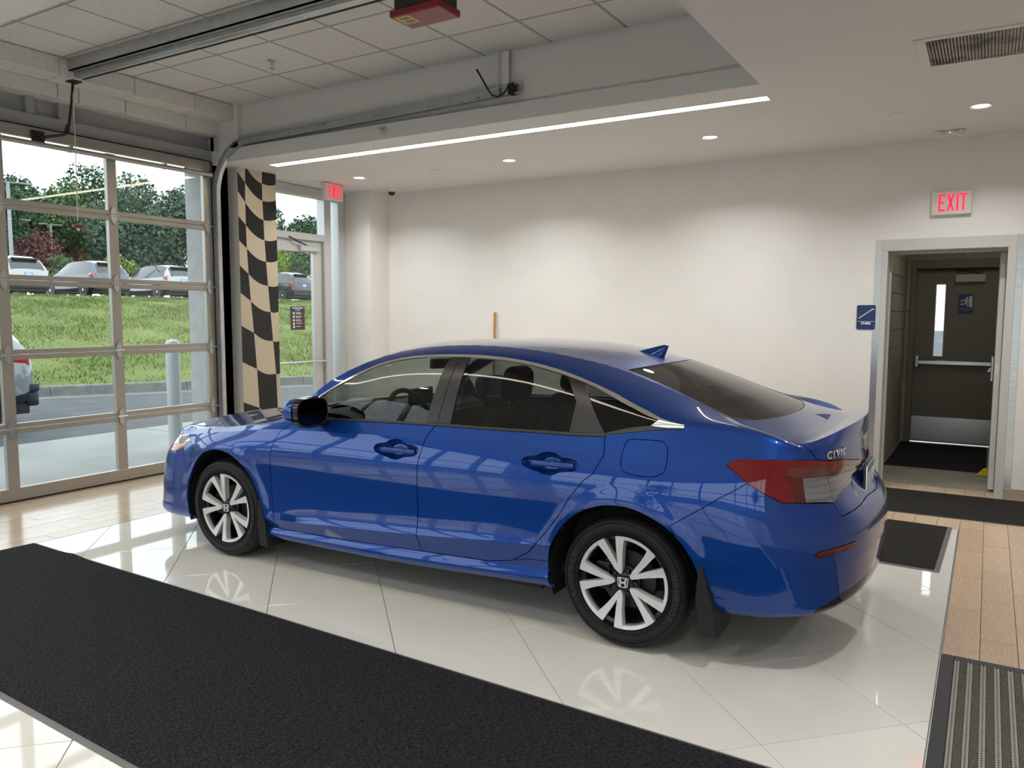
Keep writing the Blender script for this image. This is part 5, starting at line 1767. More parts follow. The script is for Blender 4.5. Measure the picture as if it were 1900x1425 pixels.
# ---- wheels
def build_wheel():
    root = empty('wheel')
    RT = .316
    bm = bmesh.new()
    prof = [(.2245, -.03), (.2248, -.008), (.229, -.002), (.250, .0035), (.272, .0045), (.290, .000), (.303, -.012), (.3115, -.026), (.3155, -.045)]
    prof += [(.3160, -.060), (.3080, -.062), (.3080, -.069), (.3160, -.071), (.3160, -.098), (.3080, -.100), (.3080, -.109), (.3160, -.111), (.3160, -.139), (.3080, -.141), (.3080, -.148), (.3160, -.150)]
    prof += [(.3155, -.165), (.3115, -.184), (.303, -.198), (.290, -.210), (.25, -.214), (.215, -.208), (.205, -.20)]
    lathe(bm, prof, 96, 'y')
    finish(bm, 'tyre', M['tyre'], root, 40)
    bm = bmesh.new()
    for r, w in ((.2335, .0022), (.2435, .0014), (.284, .0022)):
        lathe(bm, [(r-w, .0015), (r, .0062), (r+w, .0015)], 96, 'y')
    finish(bm, 'sidewall_rib', M['tyre'], root, 40)
    # moulded sidewall lettering
    for word, a0 in (('HANKOOK', 186), ('KINERGY', 0)):
        for i, ch in enumerate(word):
            a = math.radians(a0+(i-len(word)/2+.5)*7.2)
            me = text_mesh(ch, .034, .001, bold=.0008)
            me.materials.append(mat('tyre_letter', (.03, .03, .031), .35) if 'tyre_letter' not in bpy.data.materials else bpy.data.materials['tyre_letter'])
            o = link('tyre_lettering', me, root)
            rr = .263
            o.matrix_local = Matrix.Translation((rr*math.cos(a), .0055, rr*math.sin(a))) @ Matrix.Rotation(-(a-PI/2), 4, 'Y') @ Matrix.Rotation(PI/2, 4, 'X') @ Matrix.Rotation(PI, 4, 'Y')
    bm = bmesh.new()
    lathe(bm, [(.2245, -.003), (.2225, -.012), (.218, -.030), (.20, -.036), (.198, -.045), (.192, -.10), (.19, -.19), (.03, -.19)], 72, 'y')
    finish(bm, 'rim_barrel', M['rimk'], root, 40)
    bm = bmesh.new()
    lathe(bm, [(.001, -.080), (.138, -.080), (.138, -.098), (.001, -.098)], 48, 'y')
    lathe(bm, [(.001, -.045), (.062, -.045), (.07, -.052), (.07, -.08)], 36, 'y')
    finish(bm, 'brake_disc', M['disc'], root, 40)
    boxo('brake_caliper', (.085, .165, -.115, -.062, -.07, .07), M['rimk'], root, bevel=.012, seg=2)
    # black hub with five short arms
    bm = bmesh.new()
    lathe(bm, [(.001, -.016), (.035, -.016), (.042, -.020), (.052, -.034), (.052, -.06)], 40, 'y')
    for k in range(5):
        a = math.radians(72+72*k+36)
        ca, sa = math.cos(a), math.sin(a)
        m4 = Matrix(((ca, 0, -sa, 0), (0, 1, 0, 0), (sa, 0, ca, 0), (0, 0, 0, 1)))
        vsb = box(bm, .03, .10, -.06, -.036, -.022, .022, bevel=.004)
        n0 = len(bm.verts)
        new = [v for v in bm.verts if v.is_valid and not v.tag]
        for v in new:
            if abs(v.co.y) <= .0601 and .029 < v.co.x < .101 and abs(v.co.z) < .023 and not v.tag and k >= 0 and v.index == -1:
                v.co = m4 @ v.co
        for v in bm.verts:
            if not v.tag: v.tag = True
    finish(bm, 'hub', M['rimk'], root, 40)
    # silver petals: two blades meeting in a V at the hub plus the arc to the next V
    RS = .222
    def pol(r, deg): return (r*RS*math.cos(math.radians(deg)), r*RS*math.sin(math.radians(deg)))
    L_ = [(1.0, 19.8), (.80, 18.2), (.60, 16.5), (.42, 15.0), (.33, 14), (.24, 12), (.19, 5)]
    pts_out = [(.19, -5), (.24, -13), (.33, -17), (.42, -17), (.52, -17), (.65, -17.2), (.80, -18.2), (1.0, -19.8)]
    V_poly = L_+pts_out+[(1.0, -13.5), (1.0, -8), (.80, -6.6), (.60, -4.2), (.44, -1.2), (.42, 0), (.44, 1.2), (.60, 4.2), (.80, 6.6), (1.0, 8), (1.0, 13.5)]
    for k in range(5):
        c0 = 72+72*k
        bm = bmesh.new()
        def dish(r): return -.004-.016*(1-r)**1.4
        fr = [bm.verts.new((pol(r, c0+a)[0], dish(r), pol(r, c0+a)[1])) for r, a in V_poly]
        bk_ = [bm.verts.new((pol(r, c0+a*1.04)[0], dish(r)-.034, pol(r, c0+a*1.04)[1])) for r, a in V_poly]
        f0 = bm.faces.new(fr)
        f0.normal_update()
        n = len(fr)
        for i in range(n): bm.faces.new((fr[i], bk_[i], bk_[(i+1) % n], fr[(i+1) % n]))
        bmesh.ops.triangulate(bm, faces=[f0], ngon_method='EAR_CLIP')
        o = finish(bm, 'spoke_pair', M['rim'], root, 30)
        bm = bmesh.new()
        aa = np.linspace(-18.0, -54.0, 12)
        F_ = [[bm.verts.new((pol(r, c0+a)[0], y, pol(r, c0+a)[1])) for r, y in ((1.0, -.0045), (.925, -.0075), (.925, -.030), (1.0, -.030))] for a in aa]
        for i in range(len(aa)-1):
            for j in range(4): bm.faces.new((F_[i][j], F_[i][(j+1) % 4], F_[i+1][(j+1) % 4], F_[i+1][j]))
        bm.faces.new(F_[0])
        bm.faces.new(F_[-1])
        finish(bm, 'rim_arc', M['rim'], root, 30)
    for k in range(5):
        a = math.radians(108+72*k)
        bm = bmesh.new()
        cyl(bm, (.057*math.cos(a), -.034, .057*math.sin(a)), .010, .02, 'y', 6)
        finish(bm, 'lug_nut', M['disc'], root)
    return root
wh = build_wheel()
for o in wh.children:
    pass
em0 = emblem(wh, (0, -.0135, 0), (0, 0, PI), .056, 'wheel_emblem')
em0.data.materials[0] = M['rim']
bmc = bmesh.new()
prism(bmc, rrect(.068, .066, .014), -.0142, -.02, 'xz')
finish(bmc, 'centre_cap', M['rimk'], wh)
def copy_tree(o, parent):
    c = o.copy()
    COL.objects.link(c)
    c.parent = parent
    for ch in o.children: 
        d = ch.copy()
        COL.objects.link(d)
        d.parent = c
    return c
# wheel is built facing +y; the near flank looks towards -y
wheels = [(0.0, -.868, PI, 20), (0.0, .868, 0, 0), (2.736, -.868, PI, 0), (2.736, .868, 0, 30)]
for i, (x, y, rz, spin) in enumerate(wheels):
    w_ = wh if i == 0 else copy_tree(wh, car)
    w_.parent = car
    w_.location = (x, y, .3162)
    w_.rotation_euler = (0, math.radians(spin if i not in (0, 2) else 0), rz)

# ---- cabin
def cushion(bm, x0, x1, y0, y1, z0, z1, b=.05): box(bm, x0, x1, y0, y1, z0, z1, bevel=b, seg=4)
for s in (-1, 1):
    y = s*.37
    bm = bmesh.new()
    cushion(bm, 1.12, 1.66, y-.25, y+.25, .36, .56, .06)
    st_ = finish(bm, 'front_seat', M['seat'], car, 50)
    bm = bmesh.new()
    cushion(bm, -.07, .07, -.24, .24, 0, .60, .055)
    for v in bm.verts:
        t = max(0, (v.co.z-.3)/.3)
        v.co.y *= 1-.22*t*t
        v.co.x += .03*math.cos(v.co.y/.24*1.4)
    o = finish(bm, 'backrest', M['seat'], st_, 50)
    o.location = (1.66, y, .50)
    o.rotation_euler = (0, math.radians(19), 0)
    bm = bmesh.new()
    cushion(bm, -.055, .055, -.125, .125, 0, .20, .05)
    for v in bm.verts: v.co.y *= 1-.18*max(0, v.co.z-.08)/.12
    o = finish(bm, 'headrest', M['seat'], st_, 50)
    o.location = (1.865, y, 1.075)
    o.rotation_euler = (0, math.radians(10), 0)
    bm = bmesh.new()
    for q in (-.06, .06): cyl(bm, (1.862, y+q, 1.07), .007, .10, 'z', 8)
    finish(bm, 'headrest_post', M['galv'], st_)
bm = bmesh.new()
cushion(bm, 2.10, 2.55, -.62, .62, .38, .58, .07)
rs = finish(bm, 'rear_seat', M['seat'], car, 50)
bm = bmesh.new()
cushion(bm, -.07, .07, -.60, .60, 0, .56, .06)
o = finish(bm, 'rear_backrest', M['seat'], rs, 50)
o.location = (2.52, 0, .50)
o.rotation_euler = (0, math.radians(24), 0)
for y in (-.36, 0, .36):
    bm = bmesh.new()
    cushion(bm, -.05, .05, -.12, .12, 0, .15, .045)
    o = finish(bm, 'rear_headrest', M['seat'], rs, 50)
    o.location = (2.745, y, 1.0)
    o.rotation_euler = (0, math.radians(16), 0)
bm = bmesh.new()
box(bm, 2.72, 3.2, -.62, .62, .985, 1.0)
finish(bm, 'parcel_shelf', M['dash'], car)
bm = bmesh.new()
prism(bm, [(.42, .70), (.46, .93), (.62, .965), (.86, .96), (1.0, .92), (1.02, .80), (.95, .62), (.6, .55)], -.70, .70, 'xz')
bmesh.ops.bevel(bm, geom=bm.edges[:], offset=.025, segments=2, affect='EDGES')
ds = finish(bm, 'dashboard', M['dash'], car, 40)
bm = bmesh.new()
prism(bm, [(.72, .94), (.78, 1.005), (.90, 1.005), (.96, .94)], -.52, -.20, 'xz')
bmesh.ops.bevel(bm, geom=bm.edges[:], offset=.02, segments=2, affect='EDGES')
finish(bm, 'instrument_hood', M['dash'], ds, 40)
boxo('centre_screen', (.90, .925, -.12, .14, .955, 1.07), M['gloss'], ds, bevel=.008)
bm = bmesh.new()
ring = [(.19*math.cos(a), .19*math.sin(a)) for a in np.linspace(0, 2*PI, 28, endpoint=False)]
tube(bm, [(0, y, z) for y, z in ring], .016, 8, closed=True)
box(bm, -.02, .03, -.07, .07, -.06, .05, bevel=.02, seg=2)
for a in (0, PI, -PI/2):
    tube(bm, [(0, .05*math.cos(a), .05*math.sin(a)), (0, .185*math.cos(a), .185*math.sin(a))], .013, 6)
sw = finish(bm, 'steering_wheel', M['dash'], car, 40)
sw.location = (1.12, -.37, .915)
sw.rotation_euler = (0, math.radians(-22), 0)
bm = bmesh.new()
box(bm, -.02, .02, -.125, .125, -.035, .035, bevel=.016, seg=3)
box(bm, -.05, -.015, -.02, .02, .0, .08, bevel=.006)
rm = finish(bm, 'interior_mirror', M['dash'], car, 40)
rm.location = (1.12, 0, 1.245)
rm.rotation_euler = (0, math.radians(8), math.radians(-12))
boxo('cabin_floor', (.5, 3.0, -.72, .72, .26, .31), M['under'], car)
bm = bmesh.new()
uh = np.arange(10.25, 13.9, .15)
Hh = [[bm.verts.new(p-np.array([0, 0, .035])) for p in top(np.full(17, u), np.linspace(-.94, .94, 17))] for u in uh]
for A, B in zip(Hh, Hh[1:]):
    for k in range(16): bm.faces.new((A[k], A[k+1], B[k+1], B[k]))
finish(bm, 'headliner', mat('grey_headliner', (.12, .12, .115), .9), car, 60)
# ================================================================== outside
M['asphalt'] = noise_col(mat('asphalt', (0.061, 0.065, 0.072), .85), (0.050, 0.054, 0.061), (0.072, 0.076, 0.083), 3, 8, bump=.1)
M['apron'] = noise_col(mat('apron_concrete', (0.25, 0.25, 0.24), .85), (0.235, 0.24, 0.232), (0.285, 0.288, 0.28), 1.2, 6)
M['kerb'] = noise_col(mat('kerb_concrete', (0.157, 0.157, 0.148), .9), (0.130, 0.130, 0.122), (0.183, 0.183, 0.174), 6)
M['lot'] = mat('parking_asphalt', (0.061, 0.063, 0.065), .9)
def gmat():
    m = mat('lawn', (.16, .25, .05), .9, spec=.15)
    nt, N, L, b = nodes(m)
    tc = N.new('ShaderNodeTexCoord')
    n1 = N.new('ShaderNodeTexNoise')
    n1.inputs['Scale'].default_value = .45
    n1.inputs['Detail'].default_value = 5
    n2 = N.new('ShaderNodeTexNoise')
    n2.inputs['Scale'].default_value = 14
    n2.inputs['Detail'].default_value = 6
    L.new(tc.outputs['Object'], n1.inputs['Vector'])
    L.new(tc.outputs['Object'], n2.inputs['Vector'])
    mx = N.new('ShaderNodeMath')
    mx.operation = 'MULTIPLY_ADD'
    mx.inputs[1].default_value = .55
    L.new(n2.outputs['Fac'], mx.inputs[0])
    L.new(n1.outputs['Fac'], mx.inputs[2])
    cr = N.new('ShaderNodeValToRGB')
    cr.color_ramp.elements[0].position = .55
    cr.color_ramp.elements[1].position = 1.0
    cr.color_ramp.elements[0].color = (.082, .122, .026, 1)
    cr.color_ramp.elements[1].color = (.165, .19, .058, 1)
    L.new(mx.outputs[0], cr.inputs[0])
    L.new(cr.outputs[0], b.inputs['Base Color'])
    return m
M['grass'] = gmat()
def flat(name, pts, m, label, cat):
    bm = bmesh.new()
    bm.faces.new([bm.verts.new(p) for p in pts])
    return setp(finish(bm, name, m, fix=False), label, cat, kind='structure')
flat('ground', [(-90, -90, -.06), (90, -90, -.06), (90, 90, -.06), (-90, 90, -.06)], M['asphalt'], 'asphalt drive and yard outside the showroom', 'ground')
ap = setp(boxo('apron', (-8.76, -5.86, -12, 14, -.12, -.008), M['apron']), 'pale concrete apron outside the garage door', 'pavement', kind='structure')
boxo('joint', (-8.76, -5.87, 4.05, 4.062, -.02, -.0072), M['asphalt'], ap)
boxo('joint', (-8.76, -5.87, .9, .912, -.02, -.0072), M['asphalt'], ap)
# kerb runs slightly askew beyond the road: front top edge from (-14.2, 5) to (-11.6, 10.1)
def kerb_x(y): return -14.6+(y-5.1)*.50 if y > 5.1 else -14.6-(5.1-y)*.22
kb = empty('kerb', (-14, 6, 0))
setp(kb, 'grey concrete kerb between the road and the grass bank', 'kerb', kind='structure')
ky = [-14, -8, -3, .5, 3.2, 5.8, 8.0, 10.2, 12.6, 15]
for a, b in zip(ky, ky[1:]):
    bm = bmesh.new()
    n = 5
    R = []
    for i in range(n+1):
        y = a+.006+(b-a-.012)*i/n
        x = kerb_x(y)
        R.append([bm.verts.new((x+dx+14, y-6, z)) for dx, z in ((.42, -.055), (.0, -.04), (-.03, .13), (-.06, .15), (-.22, .15), (-.22, -.1), (.42, -.1))])
    for i in range(n):
        for k in range(7): bm.faces.new((R[i][k], R[i][(k+1) % 7], R[i+1][(k+1) % 7], R[i+1][k]))
    bm.faces.new(R[0])
    bm.faces.new(R[-1])
    finish(bm, 'kerb_stone', M['kerb'], kb)
# grass bank rising to the parking lot
NXg, NYg = 70, 120
gy = np.linspace(-16, 62, NYg)
def bank(t, y):
    x0 = kerb_x(min(y, 15))-.2 if y < 15 else kerb_x(15)-.2+(y-15)*.12
    x1 = -31.2
    x = x0+(x1-x0)*t
    s = t*t*(3-2*t)
    return x, .13+(2.24-.13)*(.35*t+.65*s)
bm = bmesh.new()
G = [[None]*NYg for _ in range(NXg)]
for i in range(NXg):
    for j in range(NYg):
        x, z = bank(i/(NXg-1), gy[j])
        z += .03*math.sin(x*1.7+gy[j]*.9)+.025*math.sin(gy[j]*2.3-x) if 0 < i < NXg-1 else 0
        G[i][j] = bm.verts.new((x, gy[j], z))
for i in range(NXg-1):
    for j in range(NYg-1): bm.faces.new((G[i][j], G[i+1][j], G[i+1][j+1], G[i][j+1]))
gb = finish(bm, 'grass_bank', M['grass'], smooth=60)
setp(gb, 'mown green bank rising from the road to the car park', 'grass', kind='stuff')
# blades
nb = 90000
t = rng.random(nb)**.8
y = rng.uniform(1, 40, nb)
keep = np.ones(nb, bool)
px = np.empty(nb)
pz = np.empty(nb)
for i in range(nb):
    px[i], pz[i] = bank(float(t[i]), float(y[i]))
ang = rng.uniform(0, 2*PI, nb)
hh = rng.uniform(.04, .10, nb)
ww = rng.uniform(.008, .02, nb)
V = np.empty((nb, 3, 3))
V[:, 0] = np.stack([px-ww*np.cos(ang), y-ww*np.sin(ang), pz-.01], 1)
V[:, 1] = np.stack([px+ww*np.cos(ang), y+ww*np.sin(ang), pz-.01], 1)
V[:, 2] = np.stack([px+rng.normal(0, .04, nb), y+rng.normal(0, .04, nb), pz+hh], 1)
def tri_mesh(name, V, m, n=3):
    me = bpy.data.meshes.new(name)
    k = len(V)
    me.vertices.add(k*n)
    me.vertices.foreach_set('co', V.reshape(-1).astype(np.float32))
    me.loops.add(k*n)
    me.loops.foreach_set('vertex_index', np.arange(k*n, dtype=np.int32))
    me.polygons.add(k)
    me.polygons.foreach_set('loop_start', np.arange(0, k*n, n, dtype=np.int32))
    me.polygons.foreach_set('loop_total', np.full(k, n, dtype=np.int32))
    me.materials.append(m)
    me.update(calc_edges=True)
    return me
gbl = link('grass_blades', tri_mesh('grass_blades', V, M['grass']))
setp(gbl, 'short blades of grass standing on the green bank', 'grass', kind='stuff')
flat('parking_lot', [(-31.1, -30, 2.22), (-31.1, 70, 2.22), (-90, 70, 2.22), (-90, -30, 2.22)], M['lot'], 'raised car park behind the grass bank', 'ground')

# bollard
bo = empty('bollard', (-6.8, 3.19, -.008))
setp(bo, 'white steel bollard with rounded cap outside the garage door', 'bollard')
bm = bmesh.new()
lathe(bm, [(.001, 1.275), (.03, 1.272), (.055, 1.262), (.07, 1.245), (.076, 1.22), (.076, .001), (.001, .001)], 32)
finish(bm, 'sleeve', mat('white_bollard', (0.450, 0.477, 0.498), .4), bo, 40)
bm = bmesh.new()
lathe(bm, [(.0765, 1.19), (.0785, 1.185), (.0785, 1.175), (.0765, 1.17)], 32)
finish(bm, 'cap_ring', mat('white_cap', (0.423, 0.450, 0.477), .4), bo, 40)

# light poles
M['pole'] = mat('white_pole', (0.318, 0.323, 0.327), .5)
M['polehead'] = mat('pole_lamp_head', (0.227, 0.236, 0.245), .5)
def pole(x, y, top_z, arm, label, r=.085):
    e = empty('light_pole', (x, y, 2.22))
    setp(e, label, 'light pole')
    h = top_z-2.22
    bm = bmesh.new()
    cyl(bm, (0, 0, h/2), r, h-.001, 'z', 12, r2=r*.75)
    finish(bm, 'shaft', M['pole'], e, 40)
    bm = bmesh.new()
    cyl(bm, (0, 0, .31), r*2.2, .6, 'z', 14)
    finish(bm, 'base', M['kerb'], e, 40)
    for s in (-1, 1):
        bm = bmesh.new()
        box(bm, -.16, .16, s*arm*.30-.0, s*arm, h-.03, h+.06, bevel=.02)
        box(bm, -.03, .03, min(0, s*arm*.32), max(0, s*arm*.32), h-.03, h+.03)
        finish(bm, 'lamp_head', M['polehead'], e)
pole(-40.0, 18.0, 7.85, 1.1, 'tallest double-headed light pole at the left of the car park', .10)
pole(-46.0, 20.85, 6.75, 1.2, 'double-headed light pole just left of and behind the tallest pole')
pole(-48.0, 24.3, 6.85, .65, 'thin double-headed light pole behind the grey parked car')

# ---- parked cars
M['cglass'] = mat('parked_car_glass', (.030, .036, .042), .08, coat=.6)
M['cblack'] = mat('parked_car_cladding', (.012, .012, .013), .5)
M['ctail'] = mat('parked_tail_lamp', (.55, .012, .03), .12, coat=.8)
M['cplate'] = mat('parked_plate', (.08, .27, .62), .4)
def carp(n, c): return mat(n, c, .30, .25, coat=1.0)
def suv_mesh():
    """station rings along the car: x forward = -X; returns dict of meshes; origin under the rear bumper centre"""
    # (x from tail forward, half width, sill z, belt z, belt half width, roof z, roof half width)
    S = [(0.00, .70, .50, .80, .66, .84, .60), (.05, .80, .42, .98, .78, 1.06, .66), (.16, .86, .36, 1.02, .83, 1.28, .64), (.34, .88, .32, 1.03, .85, 1.50, .62),
         (.60, .885, .30, 1.02, .86, 1.585, .63), (1.2, .885, .27, 1.00, .86, 1.625, .64), (2.0, .885, .25, .97, .86, 1.61, .63), (2.5, .885, .25, .95, .855, 1.53, .60),
         (2.95, .885, .25, .94, .85, 1.24, .66), (3.25, .885, .26, .93, .83, 1.02, .74), (3.8, .875, .28, .86, .78, .92, .70), (4.12, .82, .32, .74, .72, .80, .62), (4.28, .66, .36, .60, .58, .64, .50)]
    rings = []
    for x, hw, zs, zb, bw, zr, rw in S:
        P = [(hw*.93, zs), (hw, zs+.14), (hw*1.005, (zs+zb)/2+.05), (bw, zb), ((bw+rw)/2+.025, (zb+zr)/2+.02), (rw, zr-.03), (rw*.72, zr+.012), (0, zr+.03)]
        rings.append([(-x, y, z) for y, z in P]+[(-x, -y, z) for y, z in P[-2::-1]])
    n = len(rings[0])
    groups = {'body': [], 'glass': [], 'clad': []}
    for i in range(len(rings)-1):
        for k in range(n-1):
            x = S[i][0]
            side_k = k if k < 7 else n-2-k
            g = 'body'
            if side_k in (3, 4) and .30 <= x < 2.9: g = 'glass'
            if side_k == 0: g = 'clad'
            if x >= 2.5 and x < 3.2 and side_k >= 5: g = 'glass'
            if .05 <= x < .30 and side_k >= 5: g = 'glass'
            groups[g].append((i, k))
    return rings, groups, S
_suv = {}
def suv(loc, paint, name, label, heading=0.0, tailbright=True):
    e = empty(name, loc, heading)
    setp(e, label, 'car')
    rings, groups, S = suv_mesh()
    if not _suv:
        for g, L in groups.items():
            bm = bmesh.new()
            V_ = {}
            def vv(i, k):
                if (i, k) not in V_: V_[(i, k)] = bm.verts.new(rings[i][k])
                return V_[(i, k)]
            for i, k in L: bm.faces.new((vv(i, k), vv(i, k+1), vv(i+1, k+1), vv(i+1, k)))
            if g == 'body':
                bm.faces.new([vv(len(rings)-1, k) for k in range(len(rings[0]))])
                bm.faces.new([vv(0, k) for k in range(len(rings[0]))][::-1])
            bmesh.ops.recalc_face_normals(bm, faces=bm.faces)
            for f in bm.faces: f.smooth = True
            for ed in bm.edges:
                if len(ed.link_faces) == 2 and ed.calc_face_angle(0) > math.radians(38): ed.smooth = False
            me = bpy.data.meshes.new('parked_car_'+g)
            bm.to_mesh(me)
            bm.free()
            _suv[g] = me
        # flip outward
        def store(nm, bm, m, smooth=40):
            o = finish(bm, nm, m, None, smooth)
            _suv[nm] = o.data
            bpy.data.objects.remove(o)
        bm = bmesh.new()
        prism(bm, [(-.56, 1.09), (.56, 1.09), (.52, 1.20), (.46, 1.42), (-.46, 1.42), (-.52, 1.20)], -.02, .005, 'yz')
        for v in bm.verts: v.co.x += -.10-(v.co.z-1.09)*.62+.015
        store('rear_glass', bm, M['cglass'])
        bm = bmesh.new()
        prism(bm, [(-.50, 1.46), (.50, 1.46), (.54, 1.53), (-.54, 1.53)], -.30, -.14, 'yz')
        bmesh.ops.bevel(bm, geom=bm.edges[:], offset=.015, segments=1, affect='EDGES')
        store('spoiler', bm, M['cblack'])
        for s, nm in ((-1, 'tail_lamp_a'), (1, 'tail_lamp_b')):
            bm = bmesh.new()
            prism(bm, [(s*.44, 1.00), (s*.46, 1.075), (s*.78, 1.09), (s*.865, 1.06), (s*.875, .96), (s*.80, .84), (s*.72, .82), (s*.66, .93)], -.34, .0, 'yz')
            for v in bm.verts:
                if v.co.x > -.1: v.co.x = -.005-.11*(abs(v.co.y)/.88)**3-(v.co.z-.9)*.16
            bmesh.ops.bevel(bm, geom=bm.edges[:], offset=.012, segments=1, affect='EDGES')
            store(nm, bm, M['ctail'])
        bm = bmesh.new()
        box(bm, -.14, .035, -.80, .80, .30, .50, bevel=.03, seg=2)
        box(bm, -.16, .03, -.84, .84, .50, .62, bevel=.03, seg=2)
        store('rear_bumper', bm, M['cblack'])
        bm = bmesh.new()
        for s in (-1, 1): box(bm, -.05, .045, s*.62-.11, s*.62+.11, .53, .57, bevel=.01)
        store('bumper_reflector', bm, M['ctail'])
        bm = bmesh.new()
        box(bm, -.05, .006, -.155, .155, .80, .95, bevel=.006)
        store('plate', bm, M['cplate'])
        bm = bmesh.new()
        box(bm, .006, .0075, -.12, .12, .835, .86)
        box(bm, .006, .0075, -.10, .10, .89, .92)
        store('plate_band', bm, M['signw'])
        bm = bmesh.new()
        lathe(bm, [(.24, -.02), (.30, -.005), (.325, -.03), (.33, -.11), (.325, -.19), (.30, -.21)], 28, 'y')
        store('wheel_tyre', bm, M['tyre'])
        bm = bmesh.new()
        lathe(bm, [(.001, -.015), (.06, -.012), (.10, -.04), (.2, -.03), (.24, -.01), (.245, -.06)], 28, 'y')
        store('wheel_rim', bm, M['rim'])
        bm = bmesh.new()
        for ax in (-.82, -3.43):
            for s in (-1, 1): cyl(bm, (ax, s*.80, .40), .40, .18, 'y', 24)
        store('arch_cladding', bm, M['cblack'])
        bm = bmesh.new()
        box(bm, -4.1, -.1, -.78, .78, .20, .34)
        store('underbody', bm, M['cblack'])
        bm = bmesh.new()
        prism(bm, [(-.05, 0), (.10, 0), (.03, .10)], -.012, .012, 'xz')
        store('roof_fin', bm, M['cblack'])
    b = link('body', _suv['body'].copy(), e)
    b.data.materials.append(paint)
    for g, m_ in (('glass', M['cglass']), ('clad', M['cblack'])):
        o = link('windows' if g == 'glass' else 'cladding', _suv[g], e)
        if not o.data.materials: o.data.materials.append(m_)
    link('rear_window', _suv['rear_glass'], e)
    link('spoiler', _suv['spoiler'], e)
    link('tail_light', _suv['tail_lamp_a'], e)
    link('tail_light', _suv['tail_lamp_b'], e)
    link('rear_bumper', _suv['rear_bumper'], e)
    link('bumper_reflector', _suv['bumper_reflector'], e)
    p_ = link('license_plate', _suv['plate'], e)
    link('plate_print', _suv['plate_band'], p_)
    link('arch_cladding', _suv['arch_cladding'], e)
    link('underbody', _suv['underbody'], e)
    link('roof_fin', _suv['roof_fin'], e, (-.95, 0, 1.635))
    for ax in (-.82, -3.43):
        for s in (-1, 1):
            w_ = link('wheel', _suv['wheel_tyre'], e, (ax, s*.905, .33), (0, 0, PI if s < 0 else 0))
            link('rim', _suv['wheel_rim'], w_)
    return e
white_p = carp('parked_white_paint', (0.360, 0.370, 0.375))
grey_p = carp('parked_grey_paint', (0.085, 0.100, 0.125))
black_p = carp('parked_black_paint', (.018, .022, .026))
XP = -32.2
suv((XP, 14.75, 2.225), white_p, 'parked_car', 'white parked hatchback seen from behind at the far left of the row')
suv((XP, 18.3, 2.225), grey_p, 'parked_car', 'grey parked crossover between the two white cars on the bank', .0)
suv((XP, 21.9, 2.225), white_p, 'parked_car', 'white parked crossover beside the outside wall pier')
suv((XP, 25.6, 2.225), grey_p, 'parked_car', 'grey parked crossover on the bank hidden behind the wall pier')
suv((XP, 29.7, 2.225), black_p, 'parked_car', 'black parked crossover seen through the glass side door')
suv((XP-.6, 32.7, 2.225), black_p, 'parked_car', 'dark parked car half hidden right of the black crossover')
silver_p = carp('passing_silver_paint', (0.150, 0.165, 0.190))
suv((-11.25, 3.58, -.055), silver_p, 'passing_car', 'silver grey car on the road, only its tail showing at the left edge', PI/2)
suv((1.5, 17.0, -.055), white_p, 'parked_car', 'white car seen through the slit window of the stair lobby door', PI*.62)

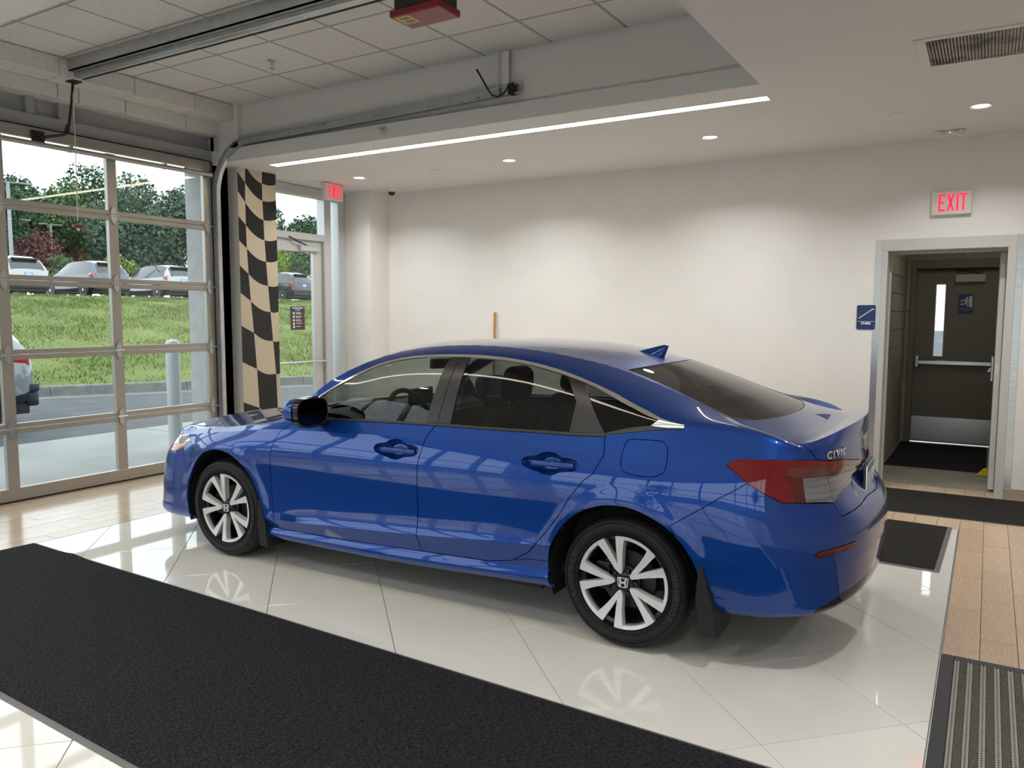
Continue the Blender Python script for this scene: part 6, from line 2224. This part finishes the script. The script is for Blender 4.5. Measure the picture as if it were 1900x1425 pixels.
# ---- trees
def leafmat(n, c1, c2):
    m = noise_col(mat(n, c1, .75, spec=.2), c1, c2, .9, 3)
    return m
LM = [leafmat('dark_foliage', (0.025, 0.055, 0.025), (0.055, 0.106, 0.046)), leafmat('mid_foliage', (0.046, 0.092, 0.032), (0.097, 0.165, 0.060)),
      leafmat('light_foliage', (0.114, 0.198, 0.032), (0.225, 0.317, 0.060)), leafmat('red_foliage', (0.086, 0.032, 0.036), (0.160, 0.060, 0.060)), leafmat('blue_green_foliage', (0.046, 0.083, 0.055), (0.097, 0.151, 0.100))]
M['bark'] = noise_col(mat('bark', (.10, .075, .055), .9), (.07, .05, .04), (.14, .11, .08), 6)
def tree(x, y, top_z, r, kind, label, n=2600, leaf=.30, base=2.22, low=.15, name='tree', group=None):
    e = empty(name, (x, y, base))
    setp(e, label, 'tree' if name == 'tree' else 'shrub', group)
    H = top_z-base
    bm = bmesh.new()
    tube(bm, [(0, 0, .001), (.05, .02, H*.3), (.0, .05, H*.6), (.05, 0, H*.85)], [r*.075, r*.06, r*.04, r*.015], 8)
    for k in range(5):
        a = k*2.4+x
        tube(bm, [(0, 0, H*(.25+.1*k)), (r*.5*math.cos(a), r*.5*math.sin(a), H*(.35+.1*k))], [r*.035, r*.012], 6)
    finish(bm, 'trunk', M['bark'], e, 60)
    # lobes
    nl = 14
    cz = H*(low+(1-low)/2)
    hz = H*(1-low)/2
    lob = []
    for k in range(nl):
        d = rng.normal(size=3)
        d /= np.linalg.norm(d)
        q = rng.uniform(.45, .72)
        lob.append((np.array([d[0]*r*q, d[1]*r*q, cz+d[2]*hz*q]), r*rng.uniform(.34, .5), hz*rng.uniform(.28, .42)))
    lob.append((np.array([0, 0, cz+hz*.62]), r*.42, hz*.38))
    P = np.empty((n, 3))
    idx = rng.integers(0, len(lob), n)
    D = rng.normal(size=(n, 3))
    D /= np.linalg.norm(D, axis=1, keepdims=True)
    rad = rng.uniform(.72, 1.05, n)
    for i in range(n):
        c, a, b = lob[idx[i]]
        P[i] = c+D[i]*np.array([a, a, b])*rad[i]
    P[:, 2] = np.maximum(P[:, 2], .1)
    # leaf clumps: quads turned mostly outwards
    U = np.cross(D+rng.normal(0, .5, (n, 3)), rng.normal(size=(n, 3)))
    U /= np.linalg.norm(U, axis=1, keepdims=True)
    Wv = np.cross(D+rng.normal(0, .5, (n, 3)), U)
    Wv /= np.linalg.norm(Wv, axis=1, keepdims=True)
    s = leaf*rng.uniform(.5, 1.2, n)[:, None]
    Q = np.stack([P-U*s*.5, P-Wv*s*.32, P+U*s*.5, P+Wv*s*.32], 1)
    o = link('foliage', tri_mesh('foliage', Q, LM[kind], 4), e)
    o['kind'] = 'stuff'
    return e
TL = [(-47, 20.2, 8.8, 3.0, 0, 'dark tree behind the tallest light pole'), (-52, 24.5, 10.0, 3.4, 0, 'broad dark tree left of the thin light pole'),
      (-50, 26.6, 10.1, 2.8, 1, 'mid green tree between the thin light pole and the near big tree'), (-55, 30.5, 12.2, 3.2, 0, 'tall dark tree whose tip rises above the row'),
      (-44.5, 27.6, 10.2, 3.0, 4, 'big near tree filling the right part of the garage door glass'), (-44.0, 31.0, 9.8, 3.0, 4, 'big tree beside the wall pier, right of the largest crown'),
      (-58, 37.0, 12.2, 4.0, 0, 'dark tree behind the wall pier'), (-52, 41.5, 9.4, 3.2, 4, 'blue green tree at the left of the side door glass'),
      (-54, 46.5, 11.3, 3.4, 4, 'round blue green tree in the middle of the side door transom'), (-53, 50.5, 10.4, 3.2, 0, 'dark tree at the right of the side door transom'),
      (-60, 20.0, 10.5, 4.2, 0, 'farthest dark tree at the left end of the row'), (-60, 28.0, 11.6, 4.2, 0, 'far dark tree behind the middle of the row'), (-62, 53.0, 11.3, 4.5, 1, 'far tree right of the side door')]
for x, y, tz, r, k, lab in TL:
    tree(x, y, tz, r, k, lab, n=9000, leaf=.30, low=.06, group='trees beyond the car park')
SHR = [(-41, 24.0, 4.9, 1.3, 2, 'light green shrub behind the grey parked crossover'), (-41.5, 21.3, 4.6, 1.3, 1, 'green shrub behind the white hatchback'), (-44, 21.6, 6.2, 1.7, 3, 'dark red shrub between the light poles'),
       (-41, 27.4, 4.6, 1.2, 1, 'green shrub left of the white crossover'), (-40, 29.5, 4.7, 1.2, 2, 'light green shrub at the wall pier behind the white crossover'), (-43, 36.6, 6.8, 2.0, 2, 'bright yellow green shrub above the black crossover'),
       (-44, 39.5, 6.6, 2.0, 1, 'green shrub right of the yellow green one'), (-42, 33.5, 5.6, 1.6, 1, 'green shrub behind the pier and the hidden crossover')]
for x, y, tz, r, k, lab in SHR:
    tree(x, y, tz, r, k, lab, n=2600, leaf=.20, low=.0, name='shrub', group='shrubs along the car park')
tree(2.5, 24.0, 6.0, 2.6, 2, 'green tree seen through the slit window of the lobby door', n=1800, leaf=.35, base=-.05, low=.1)
for x, y in ((-40, -30), (-10, -40), (14, -42), (30, -36)):
    tree(x, y, 8.0, 4.0, 1, 'green tree across the yard, %s, seen only in reflections' % {(-40, -30): 'farthest left', (-10, -40): 'second from the left', (14, -42): 'third from the left', (30, -36): 'farthest right'}[(x, y)], n=1200, leaf=.6, base=-.05, low=.1)
